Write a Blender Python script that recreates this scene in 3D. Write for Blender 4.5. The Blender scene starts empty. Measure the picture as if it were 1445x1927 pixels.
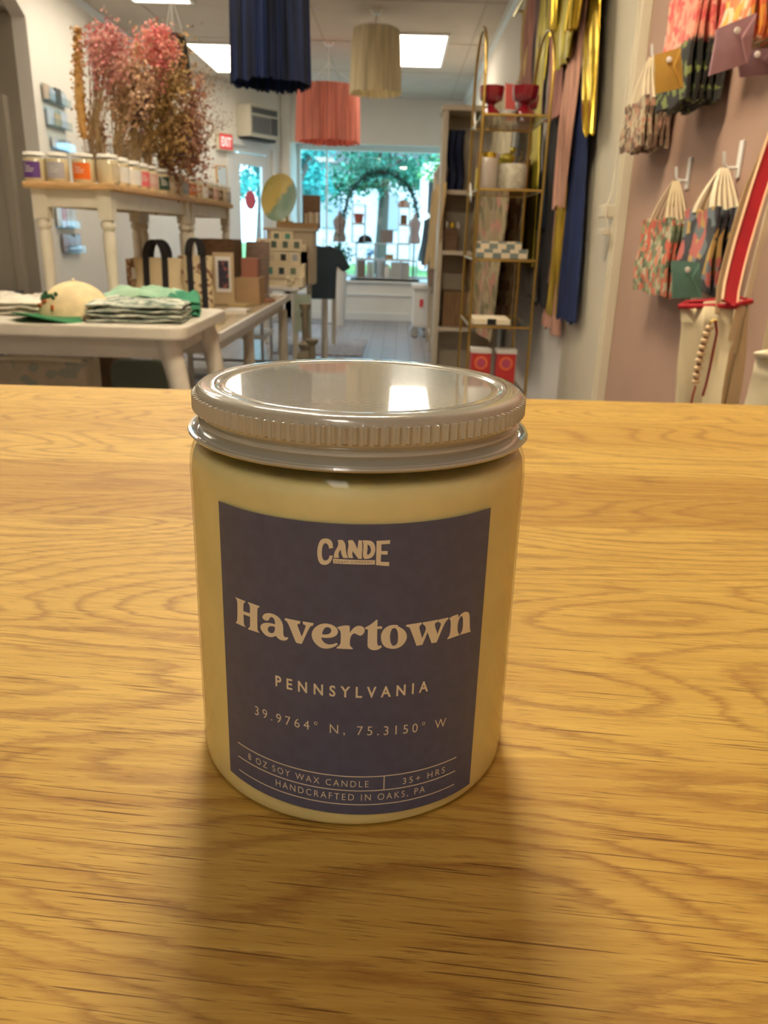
import bpy, bmesh, math, random
from math import sin, cos, pi, sqrt, atan2, radians, hypot
from mathutils import Vector, Matrix
random.seed(11)
S = bpy.context.scene
COL = S.collection
CT = 0.93                                   # counter top height
# ------------------------------------------------------------------ camera
F_PX, PITCH, ROLL, YAW, CAM_H = 1479.13, -0.34043, -0.02981, 0.00884, CT + 0.11713
ROT = Matrix.Rotation(YAW, 3, 'Z') @ Matrix.Rotation(PITCH, 3, 'X') @ Matrix.Rotation(ROLL, 3, 'Y')
CAM = Vector((0, 0, CAM_H))
cam_d = bpy.data.cameras.new('camera')
cam = bpy.data.objects.new('camera', cam_d)
COL.objects.link(cam)
r_, f_, u_ = ROT.col[0], ROT.col[1], ROT.col[2]
cam.matrix_world = Matrix(((r_[0], u_[0], -f_[0], CAM[0]), (r_[1], u_[1], -f_[1], CAM[1]), (r_[2], u_[2], -f_[2], CAM[2]), (0, 0, 0, 1)))
cam_d.sensor_fit = 'VERTICAL'
cam_d.sensor_height = 36.0
cam_d.lens = F_PX / 1927 * 36.0
cam_d.clip_start = 0.01
cam_d.dof.use_dof = True
cam_d.dof.focus_distance = 0.158
cam_d.dof.aperture_fstop = 46.0
S.camera = cam
S.view_settings.view_transform = 'Standard'
S.view_settings.look = 'None'
S.view_settings.gamma = 1
S.view_settings.exposure = 0.0
S.cycles.use_denoising = True
S.cycles.max_bounces = 8
S.cycles.transparent_max_bounces = 16
S.cycles.sample_clamp_indirect = 6.0
S.cycles.caustics_reflective = False
S.cycles.caustics_refractive = False
# ------------------------------------------------------------------ world and sun
W = bpy.data.worlds.new('sky')
S.world = W
W.use_nodes = True
nt = W.node_tree
bg = nt.nodes['Background']
bg.inputs[0].default_value = (0.42, 0.74, 1.0, 1)
bg.inputs[1].default_value = 5.5
sun_d = bpy.data.lights.new('sun', 'SUN')
sun_d.energy = 5.0
sun_d.angle = radians(1)
sun_d.color = (1, 0.96, 0.88)
sun = bpy.data.objects.new('sun', sun_d)
COL.objects.link(sun)
sun.rotation_euler = (radians(42), 0, radians(-28))
LAMP = 13.0                                 # brightness of the ceiling panels
LAMP_COL = (1.0, 0.87, 0.68, 1)
LAMP_FILL = 9.0                             # unseen fill panel added behind the camera
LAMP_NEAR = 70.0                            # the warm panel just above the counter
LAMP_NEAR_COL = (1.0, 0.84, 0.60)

# ------------------------------------------------------------------ helpers
def ray(x, y):
    return ROT @ Vector(((x - 722.5) / F_PX, 1.0, -(y - 963.5) / F_PX))
def at(x, y, Y):
    "place on the plane at depth Y that the photo shows at this spot (used for measuring the room)"
    d = ray(x, y)
    return CAM + d * (Y / d[1])
def atz(x, y, Z):
    d = ray(x, y)
    return CAM + d * ((Z - CAM_H) / d[2])
def atx(x, y, X):
    d = ray(x, y)
    return CAM + d * (X / d[0])

class MB:
    def __init__(s):
        s.v, s.f, s.m = [], [], []
    def add(s, vs, fs, mi=0, M=None):
        b = len(s.v)
        s.v += [tuple(M @ Vector(v)) if M is not None else tuple(v) for v in vs]
        s.f += [tuple(b + i for i in f) for f in fs]
        s.m += [mi] * len(fs)
        return s
    def box(s, x0, x1, y0, y1, z0, z1, mi=0, M=None):
        vs = [(x, y, z) for z in (z0, z1) for y in (y0, y1) for x in (x0, x1)]
        return s.add(vs, [(0, 2, 3, 1), (4, 5, 7, 6), (0, 1, 5, 4), (2, 6, 7, 3), (0, 4, 6, 2), (1, 3, 7, 5)], mi, M)
    def cbox(s, c, d, mi=0, M=None):
        return s.box(c[0] - d[0] / 2, c[0] + d[0] / 2, c[1] - d[1] / 2, c[1] + d[1] / 2, c[2] - d[2] / 2, c[2] + d[2] / 2, mi, M)
    def lathe(s, prof, seg=32, c=(0, 0, 0), mi=0, rf=None, cap=False, M=None):
        vs, fs = [], []
        n = len(prof)
        for k in range(seg):
            a = 2 * pi * k / seg
            for i, (r, z) in enumerate(prof):
                rr = rf(r, z, a, k, i) if rf else r
                if isinstance(rr, tuple): rr, z = rr
                vs.append((c[0] + rr * cos(a), c[1] + rr * sin(a), c[2] + z))
        for k in range(seg):
            k2 = (k + 1) % seg
            for i in range(n - 1):
                fs.append((k * n + i, k2 * n + i, k2 * n + i + 1, k * n + i + 1))
        if cap:
            fs.append(tuple(k * n for k in reversed(range(seg))))
            fs.append(tuple(k * n + n - 1 for k in range(seg)))
        return s.add(vs, fs, mi, M)
    def cyl(s, c, r, h, seg=20, mi=0, M=None, r2=None):
        return s.lathe([(r, 0), (r if r2 is None else r2, h)], seg, c, mi, None, True, M)
    def tube(s, pts, r, seg=8, mi=0, closed=False, cap=True):
        pts = [Vector(p) for p in pts]
        n = len(pts)
        up = None
        base = len(s.v)
        for i, p in enumerate(pts):
            a = pts[(i - 1) % n] if (i or closed) else p
            b = pts[(i + 1) % n] if (i < n - 1 or closed) else p
            t = (b - a).normalized()
            if up is None:
                up = Vector((0, 0, 1)) if abs(t.z) < .9 else Vector((0, 1, 0))
            x = t.cross(up)
            if x.length < 1e-6: x = t.orthogonal()
            x.normalize()
            y = x.cross(t)
            up = y
            rr = r[i] if isinstance(r, (list, tuple)) else r
            for k in range(seg):
                q = p + (x * cos(2 * pi * k / seg) + y * sin(2 * pi * k / seg)) * rr
                s.v.append(tuple(q))
        for i in range(n if closed else n - 1):
            j = (i + 1) % n
            for k in range(seg):
                k2 = (k + 1) % seg
                s.f.append((base + i * seg + k, base + i * seg + k2, base + j * seg + k2, base + j * seg + k)); s.m.append(mi)
        if cap and not closed:
            s.f.append(tuple(base + k for k in reversed(range(seg)))); s.m.append(mi)
            s.f.append(tuple(base + (n - 1) * seg + k for k in range(seg))); s.m.append(mi)
        return s
    def prism(s, poly, a, b, ax='z', mi=0, M=None):
        n = len(poly)
        def P(u, v, w):
            return {'z': (u, v, w), 'y': (u, w, v), 'x': (w, u, v)}[ax]
        vs = [P(u, v, a) for u, v in poly] + [P(u, v, b) for u, v in poly]
        fs = [tuple(reversed(range(n))), tuple(range(n, 2 * n))] + [(i, (i + 1) % n, n + (i + 1) % n, n + i) for i in range(n)]
        return s.add(vs, fs, mi, M)
    def ball(s, c, r, seg=12, rings=7, mi=0, sc=(1, 1, 1)):
        prof = [(r * sin(pi * i / rings), -r * cos(pi * i / rings)) for i in range(rings + 1)]
        prof = [(max(a, 1e-5), b) for a, b in prof]
        M = Matrix.Translation(c) @ Matrix.Diagonal((*sc, 1))
        return s.lathe(prof, seg, (0, 0, 0), mi, None, True, M)
    def shell(s, grid, th, mi=0):
        "closed sheet of thickness th over a grid (rows of points)"
        R, Cn = len(grid), len(grid[0])
        g = [[Vector(p) for p in row] for row in grid]
        N = [[None] * Cn for _ in range(R)]
        for i in range(R):
            for j in range(Cn):
                a = g[min(i + 1, R - 1)][j] - g[max(i - 1, 0)][j]
                b = g[i][min(j + 1, Cn - 1)] - g[i][max(j - 1, 0)]
                n = a.cross(b)
                N[i][j] = n.normalized() if n.length > 1e-9 else Vector((0, 0, 1))
        base = len(s.v)
        for sg in (.5, -.5):
            for i in range(R):
                for j in range(Cn):
                    s.v.append(tuple(g[i][j] + N[i][j] * th * sg))
        o = R * Cn
        I = lambda i, j, k=0: base + k * o + i * Cn + j
        for i in range(R - 1):
            for j in range(Cn - 1):
                s.f.append((I(i, j), I(i + 1, j), I(i + 1, j + 1), I(i, j + 1)))
                s.f.append((I(i, j, 1), I(i, j + 1, 1), I(i + 1, j + 1, 1), I(i + 1, j, 1)))
                s.m += [mi, mi]
        for i in range(R - 1):
            s.f.append((I(i, 0), I(i, 0, 1), I(i + 1, 0, 1), I(i + 1, 0)))
            s.f.append((I(i, Cn - 1), I(i + 1, Cn - 1), I(i + 1, Cn - 1, 1), I(i, Cn - 1, 1)))
            s.m += [mi, mi]
        for j in range(Cn - 1):
            s.f.append((I(0, j), I(0, j + 1), I(0, j + 1, 1), I(0, j, 1)))
            s.f.append((I(R - 1, j), I(R - 1, j, 1), I(R - 1, j + 1, 1), I(R - 1, j + 1)))
            s.m += [mi, mi]
        return s
    def leaf(s, c, size, mi=0, rng=random):
        "small folded leaf: two triangles sharing a rib"
        d = Vector((rng.uniform(-1, 1), rng.uniform(-1, 1), rng.uniform(-1, 1)))
        if d.length < .1: d = Vector((0, 0, 1))
        d.normalize()
        e = d.orthogonal().normalized()
        e.rotate(Matrix.Rotation(rng.uniform(0, 6.28), 3, d))
        c = Vector(c); n = d.cross(e)
        vs = [c - d * size * .5, c + e * size * .3 + n * size * .1, c + d * size * .5, c - e * size * .3 + n * size * .1]
        return s.add(vs, [(0, 1, 2), (0, 2, 3)], mi)
    def build(s, name, mats, parent=None, smooth=False, bevel=0, world=True, solid=None):
        me = bpy.data.meshes.new(name)
        vs = s.v
        if parent is not None and world:
            Mi = Matrix.LocRotScale(parent.location, parent.rotation_euler, None).inverted()
            if parent.parent is not None:
                pp = parent.parent
                Mi = Mi @ Matrix.LocRotScale(pp.location, pp.rotation_euler, None).inverted()
            vs = [tuple(Mi @ Vector(v)) for v in vs]
        me.from_pydata(vs, [], s.f)
        mats = mats if isinstance(mats, (list, tuple)) else [mats]
        for m in mats: me.materials.append(m)
        me.polygons.foreach_set('material_index', s.m)
        bm = bmesh.new(); bm.from_mesh(me)
        bmesh.ops.recalc_face_normals(bm, faces=bm.faces)
        if bevel:
            es = [e for e in bm.edges if len(e.link_faces) == 2 and e.calc_face_angle(0) > radians(35)]
            bmesh.ops.bevel(bm, geom=es, offset=bevel, segments=2, affect='EDGES', profile=.6)
        bm.to_mesh(me); bm.free()
        if smooth:
            me.polygons.foreach_set('use_smooth', [True] * len(me.polygons))
            me.set_sharp_from_angle(angle=radians(smooth if smooth > 1 else 40))
        me.update()
        o = bpy.data.objects.new(name, me)
        COL.objects.link(o)
        if parent is not None: o.parent = parent
        return o

def thing(name, label, cat, loc=(0, 0, 0), rz=0, group=None):
    o = bpy.data.objects.new(name, None)
    o.empty_display_size = .05
    COL.objects.link(o)
    o.location = loc
    o.rotation_euler = (0, 0, rz)
    o['label'] = label; o['category'] = cat
    if group: o['group'] = group
    return o
def tag(o, label, cat, group=None):
    o['label'] = label; o['category'] = cat
    if group: o['group'] = group
    return o
def struct(o):
    o['kind'] = 'structure'
    return o
def dup(root, loc, rz=None, label=None, group=None, mats=None, scale=None):
    r = root.copy(); COL.objects.link(r)
    r.location = loc
    if rz is not None: r.rotation_euler = (0, 0, rz)
    if scale: r.scale = scale
    if label: r['label'] = label
    if group: r['group'] = group
    for ch in list(root.children):
        c = ch.copy(); COL.objects.link(c); c.parent = r
        if mats and ch.name.split('.')[0] in mats:
            c.data = ch.data.copy(); c.data.materials[0] = mats[ch.name.split('.')[0]]
        for g in ch.children:
            d = g.copy(); COL.objects.link(d); d.parent = c
    return r
def T(x, y, z, rz=0, rx=0, ry=0):
    return Matrix.Translation((x, y, z)) @ Matrix.Rotation(rz, 4, 'Z') @ Matrix.Rotation(rx, 4, 'X') @ Matrix.Rotation(ry, 4, 'Y')

# ------------------------------------------------------------------ materials
def mat(name, col, rough=.6, metal=0, coat=0, bump=0, bscale=80, var=0, vscale=6, stretch=(1, 1, 1), emit=None, es=0, sss=0, sheen=0, col2=None, alpha=None, spec=.5):
    m = bpy.data.materials.new(name)
    m.use_nodes = True
    t = m.node_tree; N = t.nodes; L = t.links
    b = N['Principled BSDF']
    b.inputs['Base Color'].default_value = (*col, 1)
    b.inputs['Roughness'].default_value = rough
    b.inputs['Metallic'].default_value = metal
    b.inputs['Coat Weight'].default_value = coat
    b.inputs['Coat Roughness'].default_value = .05
    b.inputs['Specular IOR Level'].default_value = spec
    if sss:
        b.inputs['Subsurface Weight'].default_value = sss
        b.inputs['Subsurface Radius'].default_value = (.006, .004, .0015)
    if sheen:
        b.inputs['Sheen Weight'].default_value = sheen
    if emit:
        b.inputs['Emission Color'].default_value = (*emit, 1)
        b.inputs['Emission Strength'].default_value = es
    if alpha is not None: b.inputs['Alpha'].default_value = alpha
    if var or bump or col2:
        tc = N.new('ShaderNodeTexCoord')
        mp = N.new('ShaderNodeMapping'); mp.inputs['Scale'].default_value = stretch
        L.new(tc.outputs['Object'], mp.inputs[0])
    if var or col2:
        n = N.new('ShaderNodeTexNoise'); n.inputs['Scale'].default_value = vscale; n.inputs['Detail'].default_value = 5
        L.new(mp.outputs[0], n.inputs['Vector'])
        r = N.new('ShaderNodeValToRGB')
        c2 = col2 or tuple(min(1, c * (1 + var)) for c in col)
        c1 = col if col2 else tuple(c * (1 - var) for c in col)
        r.color_ramp.elements[0].position = .38; r.color_ramp.elements[1].position = .62
        r.color_ramp.elements[0].color = (*c1, 1); r.color_ramp.elements[1].color = (*c2, 1)
        L.new(n.outputs[0], r.inputs[0]); L.new(r.outputs[0], b.inputs['Base Color'])
    if bump:
        n2 = N.new('ShaderNodeTexNoise'); n2.inputs['Scale'].default_value = bscale; n2.inputs['Detail'].default_value = 3
        L.new(mp.outputs[0], n2.inputs['Vector'])
        bp = N.new('ShaderNodeBump'); bp.inputs['Strength'].default_value = bump; bp.inputs['Distance'].default_value = .002
        L.new(n2.outputs[0], bp.inputs['Height']); L.new(bp.outputs[0], b.inputs['Normal'])
    return m
def clear_glass(name, tint=(1, 1, 1), ior=1.45, rough=.02):
    m = bpy.data.materials.new(name)
    m.use_nodes = True
    t = m.node_tree; N = t.nodes; L = t.links
    N.remove(N['Principled BSDF'])
    tr = N.new('ShaderNodeBsdfTransparent'); tr.inputs[0].default_value = (*tint, 1)
    gl = N.new('ShaderNodeBsdfGlossy'); gl.inputs['Roughness'].default_value = rough
    fr = N.new('ShaderNodeFresnel')
    ge = N.new('ShaderNodeNewGeometry')
    io = N.new('ShaderNodeMapRange'); io.inputs[3].default_value = ior; io.inputs[4].default_value = 1 / ior   # same reflection from either side of a thin wall
    L.new(ge.outputs['Backfacing'], io.inputs[0]); L.new(io.outputs[0], fr.inputs[0])
    mx = N.new('ShaderNodeMixShader')
    L.new(fr.outputs[0], mx.inputs[0]); L.new(tr.outputs[0], mx.inputs[1]); L.new(gl.outputs[0], mx.inputs[2])
    L.new(mx.outputs[0], N['Material Output'].inputs[0])
    return m
def thread(name, col, v=.3):
    "hanging threads: some light passes through them"
    m = mat(name, col, .6, var=v, vscale=45, stretch=(1, 1, .03))
    t = m.node_tree; N = t.nodes; L = t.links
    b = N['Principled BSDF']; tr = N.new('ShaderNodeBsdfTranslucent'); mx = N.new('ShaderNodeMixShader'); mx.inputs[0].default_value = .4
    src = b.inputs['Base Color'].links[0].from_socket
    L.new(src, tr.inputs[0]); L.new(b.outputs[0], mx.inputs[1]); L.new(tr.outputs[0], mx.inputs[2]); L.new(mx.outputs[0], N['Material Output'].inputs[0])
    return m
def floral(name, cols, scale=40, rough=.7, base=None):
    "voronoi patches of several colours"
    m = mat(name, cols[0], rough)
    t = m.node_tree; N = t.nodes; L = t.links
    tc = N.new('ShaderNodeTexCoord')
    no = N.new('ShaderNodeTexNoise'); no.inputs['Scale'].default_value = scale * .7
    mx = N.new('ShaderNodeVectorMath'); mx.operation = 'MULTIPLY_ADD'
    mx.inputs[1].default_value = (.03, .03, .03)
    L.new(tc.outputs['Object'], no.inputs['Vector'])
    L.new(no.outputs['Color'], mx.inputs[0]); L.new(tc.outputs['Object'], mx.inputs[2])
    vo = N.new('ShaderNodeTexVoronoi'); vo.inputs['Scale'].default_value = scale
    L.new(mx.outputs[0], vo.inputs['Vector'])
    sp = N.new('ShaderNodeSeparateColor'); L.new(vo.outputs['Color'], sp.inputs[0])
    r = N.new('ShaderNodeValToRGB'); r.color_ramp.interpolation = 'CONSTANT'
    e = r.color_ramp.elements
    e[0].color = (*cols[0], 1); e[1].position = 1 / len(cols); e[1].color = (*cols[1], 1)
    for i, c in enumerate(cols[2:], 2):
        x = e.new(i / len(cols)); x.color = (*c, 1)
    L.new(sp.outputs[0], r.inputs[0]); L.new(r.outputs[0], N['Principled BSDF'].inputs['Base Color'])
    return m
def wood_counter():
    m = bpy.data.materials.new('oiled_oak')
    m.use_nodes = True
    t = m.node_tree; N = t.nodes; L = t.links
    b = N['Principled BSDF']
    def nd(k, **kw):
        n = N.new(k)
        for a, v in kw.items():
            if a in n.inputs: n.inputs[a].default_value = v
            else: setattr(n, a, v)
        return n
    tc = nd('ShaderNodeTexCoord')
    sep = nd('ShaderNodeSeparateXYZ'); L.new(tc.outputs['Object'], sep.inputs[0])
    # staves: boundaries run along x at slightly slanted y
    def math1(op, a, bb=None, c=None):
        n = N.new('ShaderNodeMath'); n.operation = op
        for i, q in enumerate((a, bb, c)):
            if q is None: continue
            if isinstance(q, (int, float)): n.inputs[i].default_value = q
            else: L.new(q, n.inputs[i])
        return n.outputs[0]
    X, Y = sep.outputs[0], sep.outputs[1]
    ys = math1('ADD', Y, math1('MULTIPLY', X, -.02))
    r = N.new('ShaderNodeValToRGB'); r.color_ramp.interpolation = 'CONSTANT'
    L.new(math1('DIVIDE', ys, .65), r.inputs[0])
    stops = [(0, .30), (.155, .62), (.315, .12), (.398, .80), (.455, .45), (.525, .7), (.60, .2)]
    e = r.color_ramp.elements
    e[0].position = 0; e[0].color = (.3, .3, .3, 1); e[1].position = stops[1][0] / .65; e[1].color = (.62, .62, .62, 1)
    for yv, v in stops[2:]:
        q = e.new(yv / .65); q.color = (v, v, v, 1)
    stave = math1('MULTIPLY', r.outputs[0], 1.0)
    # offset coordinates per stave
    cx = nd('ShaderNodeCombineXYZ'); L.new(math1('MULTIPLY_ADD', stave, 3.7, X), cx.inputs[0]); L.new(Y, cx.inputs[1]); L.new(math1('MULTIPLY', stave, 5.3), cx.inputs[2])
    def mapped(sc):
        mp = nd('ShaderNodeMapping'); mp.inputs['Scale'].default_value = sc; L.new(cx.outputs[0], mp.inputs[0]); return mp.outputs[0]
    def noise(vec, scale, detail=4, rough=.5, dist=0):
        n = nd('ShaderNodeTexNoise'); n.inputs['Scale'].default_value = scale; n.inputs['Detail'].default_value = detail
        n.inputs['Roughness'].default_value = rough; n.inputs['Distortion'].default_value = dist
        L.new(vec, n.inputs['Vector']); return n.outputs[0]
    # growth rings: contour lines of a smooth stretched field -> cathedral arches
    field = noise(mapped((4.5, 17, 1)), 1.0, 1.2, .4, .25)
    wob = noise(mapped((60, 500, 1)), 1.0, 5, .7)
    ph = math1('ADD', math1('MULTIPLY', field, 22.0), math1('MULTIPLY', wob, .9))
    ph = math1('ADD', ph, math1('MULTIPLY', Y, 60.0))
    saw = math1('FRACT', ph)
    ring = nd('ShaderNodeValToRGB'); L.new(saw, ring.inputs[0])
    e = ring.color_ramp.elements
    e[0].position = 0; e[0].color = (0, 0, 0, 1); e[1].position = 1; e[1].color = (.0, .0, .0, 1)
    q = e.new(.55); q.color = (.06, .06, .06, 1)
    q = e.new(.82); q.color = (1, 1, 1, 1)
    q = e.new(.90); q.color = (.35, .35, .35, 1)
    ringv = math1('MULTIPLY', ring.outputs[0], math1('MULTIPLY_ADD', noise(mapped((6, 30, 1)), 1, 3), .9, .25))
    # break rings up with fibres
    fib = noise(mapped((70, 1700, 1)), 1.0, 5, .7)
    fib2 = noise(mapped((10, 330, 1)), 1.0, 5, .65)
    slant = math1('MULTIPLY_ADD', X, .09, Y)
    cx2 = nd('ShaderNodeCombineXYZ'); L.new(X, cx2.inputs[0]); L.new(slant, cx2.inputs[1])
    def mapped2(sc):
        mp = nd('ShaderNodeMapping'); mp.inputs['Scale'].default_value = sc; L.new(cx2.outputs[0], mp.inputs[0]); return mp.outputs[0]
    pores = noise(mapped2((95, 2300, 3)), 1.0, 2, .5)
    pr = nd('ShaderNodeValToRGB'); L.new(pores, pr.inputs[0]); pr.color_ramp.elements[0].position = .605; pr.color_ramp.elements[1].position = .69
    big = noise(mapped2((26, 1900, 3)), 1.0, 1, .4, .2)
    br = nd('ShaderNodeValToRGB'); L.new(big, br.inputs[0]); br.color_ramp.elements[0].position = .66; br.color_ramp.elements[1].position = .70
    base = nd('ShaderNodeValToRGB')
    L.new(math1('MULTIPLY_ADD', fib2, 1.0, math1('MULTIPLY_ADD', stave, .60, -.24)), base.inputs[0])
    e = base.color_ramp.elements
    e[0].position = .2; e[0].color = (.55, .325, .058, 1); e[1].position = .85; e[1].color = (.88, .62, .15, 1)
    def mixc(fac, a, col, mode='MIX'):
        n = nd('ShaderNodeMix'); n.data_type = 'RGBA'; n.blend_type = mode
        if isinstance(fac, (int, float)): n.inputs[0].default_value = fac
        else: L.new(fac, n.inputs[0])
        L.new(a, n.inputs[6])
        if isinstance(col, tuple): n.inputs[7].default_value = (*col, 1)
        else: L.new(col, n.inputs[7])
        return n.outputs[2]
    c = mixc(math1('MULTIPLY', ringv, .85), base.outputs[0], (.30, .135, .03))
    c = mixc(math1('MULTIPLY', fib, .5), c, (.36, .17, .04))
    c = mixc(math1('MULTIPLY', pr.outputs[0], .6), c, (.20, .085, .02))
    c = mixc(math1('MULTIPLY', br.outputs[0], .85), c, (.15, .06, .014))
    L.new(c, b.inputs['Base Color'])
    b.inputs['Roughness'].default_value = .42
    b.inputs['Specular IOR Level'].default_value = .22
    bp = nd('ShaderNodeBump'); bp.inputs['Strength'].default_value = .35; bp.inputs['Distance'].default_value = .0004
    hh = math1('SUBTRACT', math1('MULTIPLY', fib, .5), math1('ADD', math1('MULTIPLY', pr.outputs[0], .5), br.outputs[0]))
    L.new(hh, bp.inputs['Height']); L.new(bp.outputs[0], b.inputs['Normal'])
    return m
# ------------------------------------------------------------------ palette
M = {}
M['white_wall'] = mat('warm_white_paint', (.80, .77, .71), .75, var=.03, vscale=2)
M['pink_wall'] = mat('dusty_pink_paint', (.44, .285, .215), .6, var=.05, vscale=3)
M['cream_paint'] = mat('cream_gloss_paint', (.66, .60, .46), .45, var=.04, vscale=3)
M['ceil'] = mat('ceiling_paint', (.60, .54, .46), .85, var=.04, vscale=3)
M['trim'] = mat('white_trim_paint', (.80, .80, .78), .4)
M['grey_paint'] = mat('grey_beige_paint', (.32, .285, .225), .7, var=.04, vscale=3)
M['grey_door'] = mat('door_paint', (.38, .34, .27), .5)
M['white_lacq'] = mat('white_furniture_paint', (.70, .65, .54), .35, var=.05, vscale=9)
M['pine'] = mat('honey_pine', (.60, .37, .16), .45, var=.2, vscale=8, stretch=(2, 14, 14))
M['darkwood'] = mat('dark_brown_wood', (.16, .085, .04), .5, var=.2, vscale=20, stretch=(1, 1, 6))
M['kraft'] = mat('brown_card', (.42, .27, .14), .8, var=.06)
M['canvas'] = mat('natural_canvas', (.72, .60, .38), .9, bump=.25, bscale=900, var=.05, vscale=12)
M['canvas2'] = mat('pale_canvas', (.80, .70, .50), .9, bump=.25, bscale=900, var=.05, vscale=12)
M['black'] = mat('black_webbing', (.012, .012, .014), .7)
M['blackm'] = mat('black_metal', (.02, .02, .022), .4, metal=.3)
M['red'] = mat('red_cotton', (.42, .006, .016), .8, var=.08, vscale=20)
M['gold'] = mat('brushed_brass', (.50, .35, .10), .3, metal=1)
M['goldf'] = mat('gold_foil_fringe', (.80, .56, .06), .22, metal=.9, var=.25, vscale=30, stretch=(1, 1, .2))
M['olive'] = mat('olive_gold_fringe', (.40, .33, .04), .35, metal=.6, var=.25, vscale=30, stretch=(1, 1, .2))
M['paper'] = mat('white_paper', (.82, .80, .76), .7)
M['steel'] = mat('steel', (.6, .6, .6), .3, metal=1)
M['glass'] = clear_glass('clear_glass')
M['pane'] = clear_glass('window_pane', (.97, 1, 1))
M['acrylic'] = clear_glass('clear_acrylic', (.9, .97, 1))
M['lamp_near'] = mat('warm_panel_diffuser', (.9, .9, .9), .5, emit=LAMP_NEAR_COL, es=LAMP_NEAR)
M['lamp_fill'] = mat('fill_panel_diffuser', (.9, .9, .9), .5, emit=(1.0, .93, .84), es=LAMP_FILL)  # added fill: brightens the jar front and softens its shadow
M['lamp'] = mat('panel_diffuser', (.9, .9, .9), .5, emit=LAMP_COL[:3], es=LAMP)
for k, c in dict(navy=(.008, .020, .085), navyd=(.006, .012, .045), pinkf=(.80, .27, .20), creamf=(.76, .68, .47), rose=(.42, .20, .16), mauve=(.17, .10, .105), slate=(.022, .035, .06),
                 dusty=(.66, .36, .26), blackf=(.02, .018, .018), straw=(.62, .43, .18), brown=(.20, .11, .05), greyf=(.35, .33, .30), plum=(.16, .06, .10)).items():
    M[k] = mat(k + '_fabric', c, .8, var=.22, vscale=60, stretch=(1, 1, .08))
# ================================================================== SETTING
GZ = 0.0
def wood_floor():
    m = mat('grey_plank_floor', (.16, .15, .17), .28, spec=.8)
    t = m.node_tree; N = t.nodes; L = t.links
    tc = N.new('ShaderNodeTexCoord'); mp = N.new('ShaderNodeMapping'); mp.inputs['Rotation'].default_value = (0, 0, radians(90))
    L.new(tc.outputs['Object'], mp.inputs[0])
    br = N.new('ShaderNodeTexBrick'); br.inputs['Scale'].default_value = 1
    br.inputs['Color1'].default_value = (.30, .29, .32, 1); br.inputs['Color2'].default_value = (.24, .23, .27, 1); br.inputs['Mortar'].default_value = (.06, .06, .07, 1)
    br.inputs['Brick Width'].default_value = 1.3; br.inputs['Row Height'].default_value = .13; br.inputs['Mortar Size'].default_value = .004
    L.new(mp.outputs[0], br.inputs['Vector']); L.new(br.outputs[0], N['Principled BSDF'].inputs['Base Color'])
    return m
struct(MB().box(-3.3, .8, -2, 10.35, -.1, 0).build('floor', wood_floor()))
ce = MB().box(-3.3, .8, -2, 10.42, 2.544, 2.64)
struct(ce.build('ceiling', M['ceil']))
sm = MB()
for y in (1.2, 2.45, 3.7, 4.95, 6.2, 7.45, 8.7, 9.95): sm.box(-2.33, .725, y - .006, y + .006, 2.5405, 2.546)
for x in (-1.9, -.68, .54): sm.box(x - .006, x + .006, -1.9, 10.3, 2.5405, 2.546)
struct(sm.build('trim_1', mat('ceiling_joint', (.52, .46, .38), .9)))
# ceiling panel drop above the window
struct(MB().box(.725, .8, -2, 2.73, 0, 2.544).build('wall_right_front', M['pink_wall']))
struct(MB().box(.725, .8, 2.73, 10.35, 0, 2.544).build('wall_right', M['white_wall']))
struct(MB().box(.700, .7255, 2.76, 3.38, 0, 2.544).build('trim_2', M['cream_paint'], bevel=.004))
struct(MB().box(.694, .7255, 2.70, 2.765, 0, 2.544).box(.686, .70, 2.715, 2.735, 0, 2.544).build('trim_3', M['cream_paint'], bevel=.003))
struct(MB().box(-2.42, -2.33, 5.5, 8.86, 0, 2.544).prism([(2.9, 2.544), (5.5, 2.544), (5.5, 2.233), (5.39, 2.296), (5.28, 2.40), (2.9, 2.42)], -2.42, -2.33, 'x').build('wall_left', M['white_wall']))
struct(MB().box(-3.3, -2.42, 5.5, 5.58, 0, 2.544).build('wall_alcove', M['grey_paint']))
struct(MB().box(-3.3, -3.22, -2, 5.5, 0, 2.544).build('wall_left_front', M['grey_paint']))
struct(MB().box(-3.22, -2.42, 2.9, 5.5, 2.262, 2.30).build('trim_4', M['grey_paint']))
struct(MB().box(-3.3, .8, -2.08, -2, 0, 2.544).build('wall_rear', M['white_wall']))
# crown moulding along left wall and right wall
struct(MB().prism([(-2.33, 2.544), (-2.30, 2.544), (-2.315, 2.515), (-2.33, 2.505)], 2.9, 8.86, 'y').build('trim_5', M['trim']))
struct(MB().prism([(.725, 2.544), (.685, 2.544), (.70, 2.51), (.725, 2.495)], 3.38, 10.3, 'y').build('trim_6', M['trim']))
# alcove door, seen at far left
d = struct(MB().box(-3.18, -2.56, 5.455, 5.50, 0, 1.74).build('door_1', M['grey_door'], bevel=.003))
MB().box(-3.25, -3.18, 5.44, 5.502, 0, 1.80).box(-2.56, -2.50, 5.44, 5.502, 0, 1.80).box(-3.18, -2.56, 5.44, 5.502, 1.74, 1.80).build('door_frame', M['grey_door'], d, bevel=.004)
MB().box(-3.10, -2.64, 5.448, 5.456, 1.0, 1.62).box(-3.10, -2.64, 5.448, 5.456, .15, .85).build('door_panel', M['grey_door'], d, bevel=.003)
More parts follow.
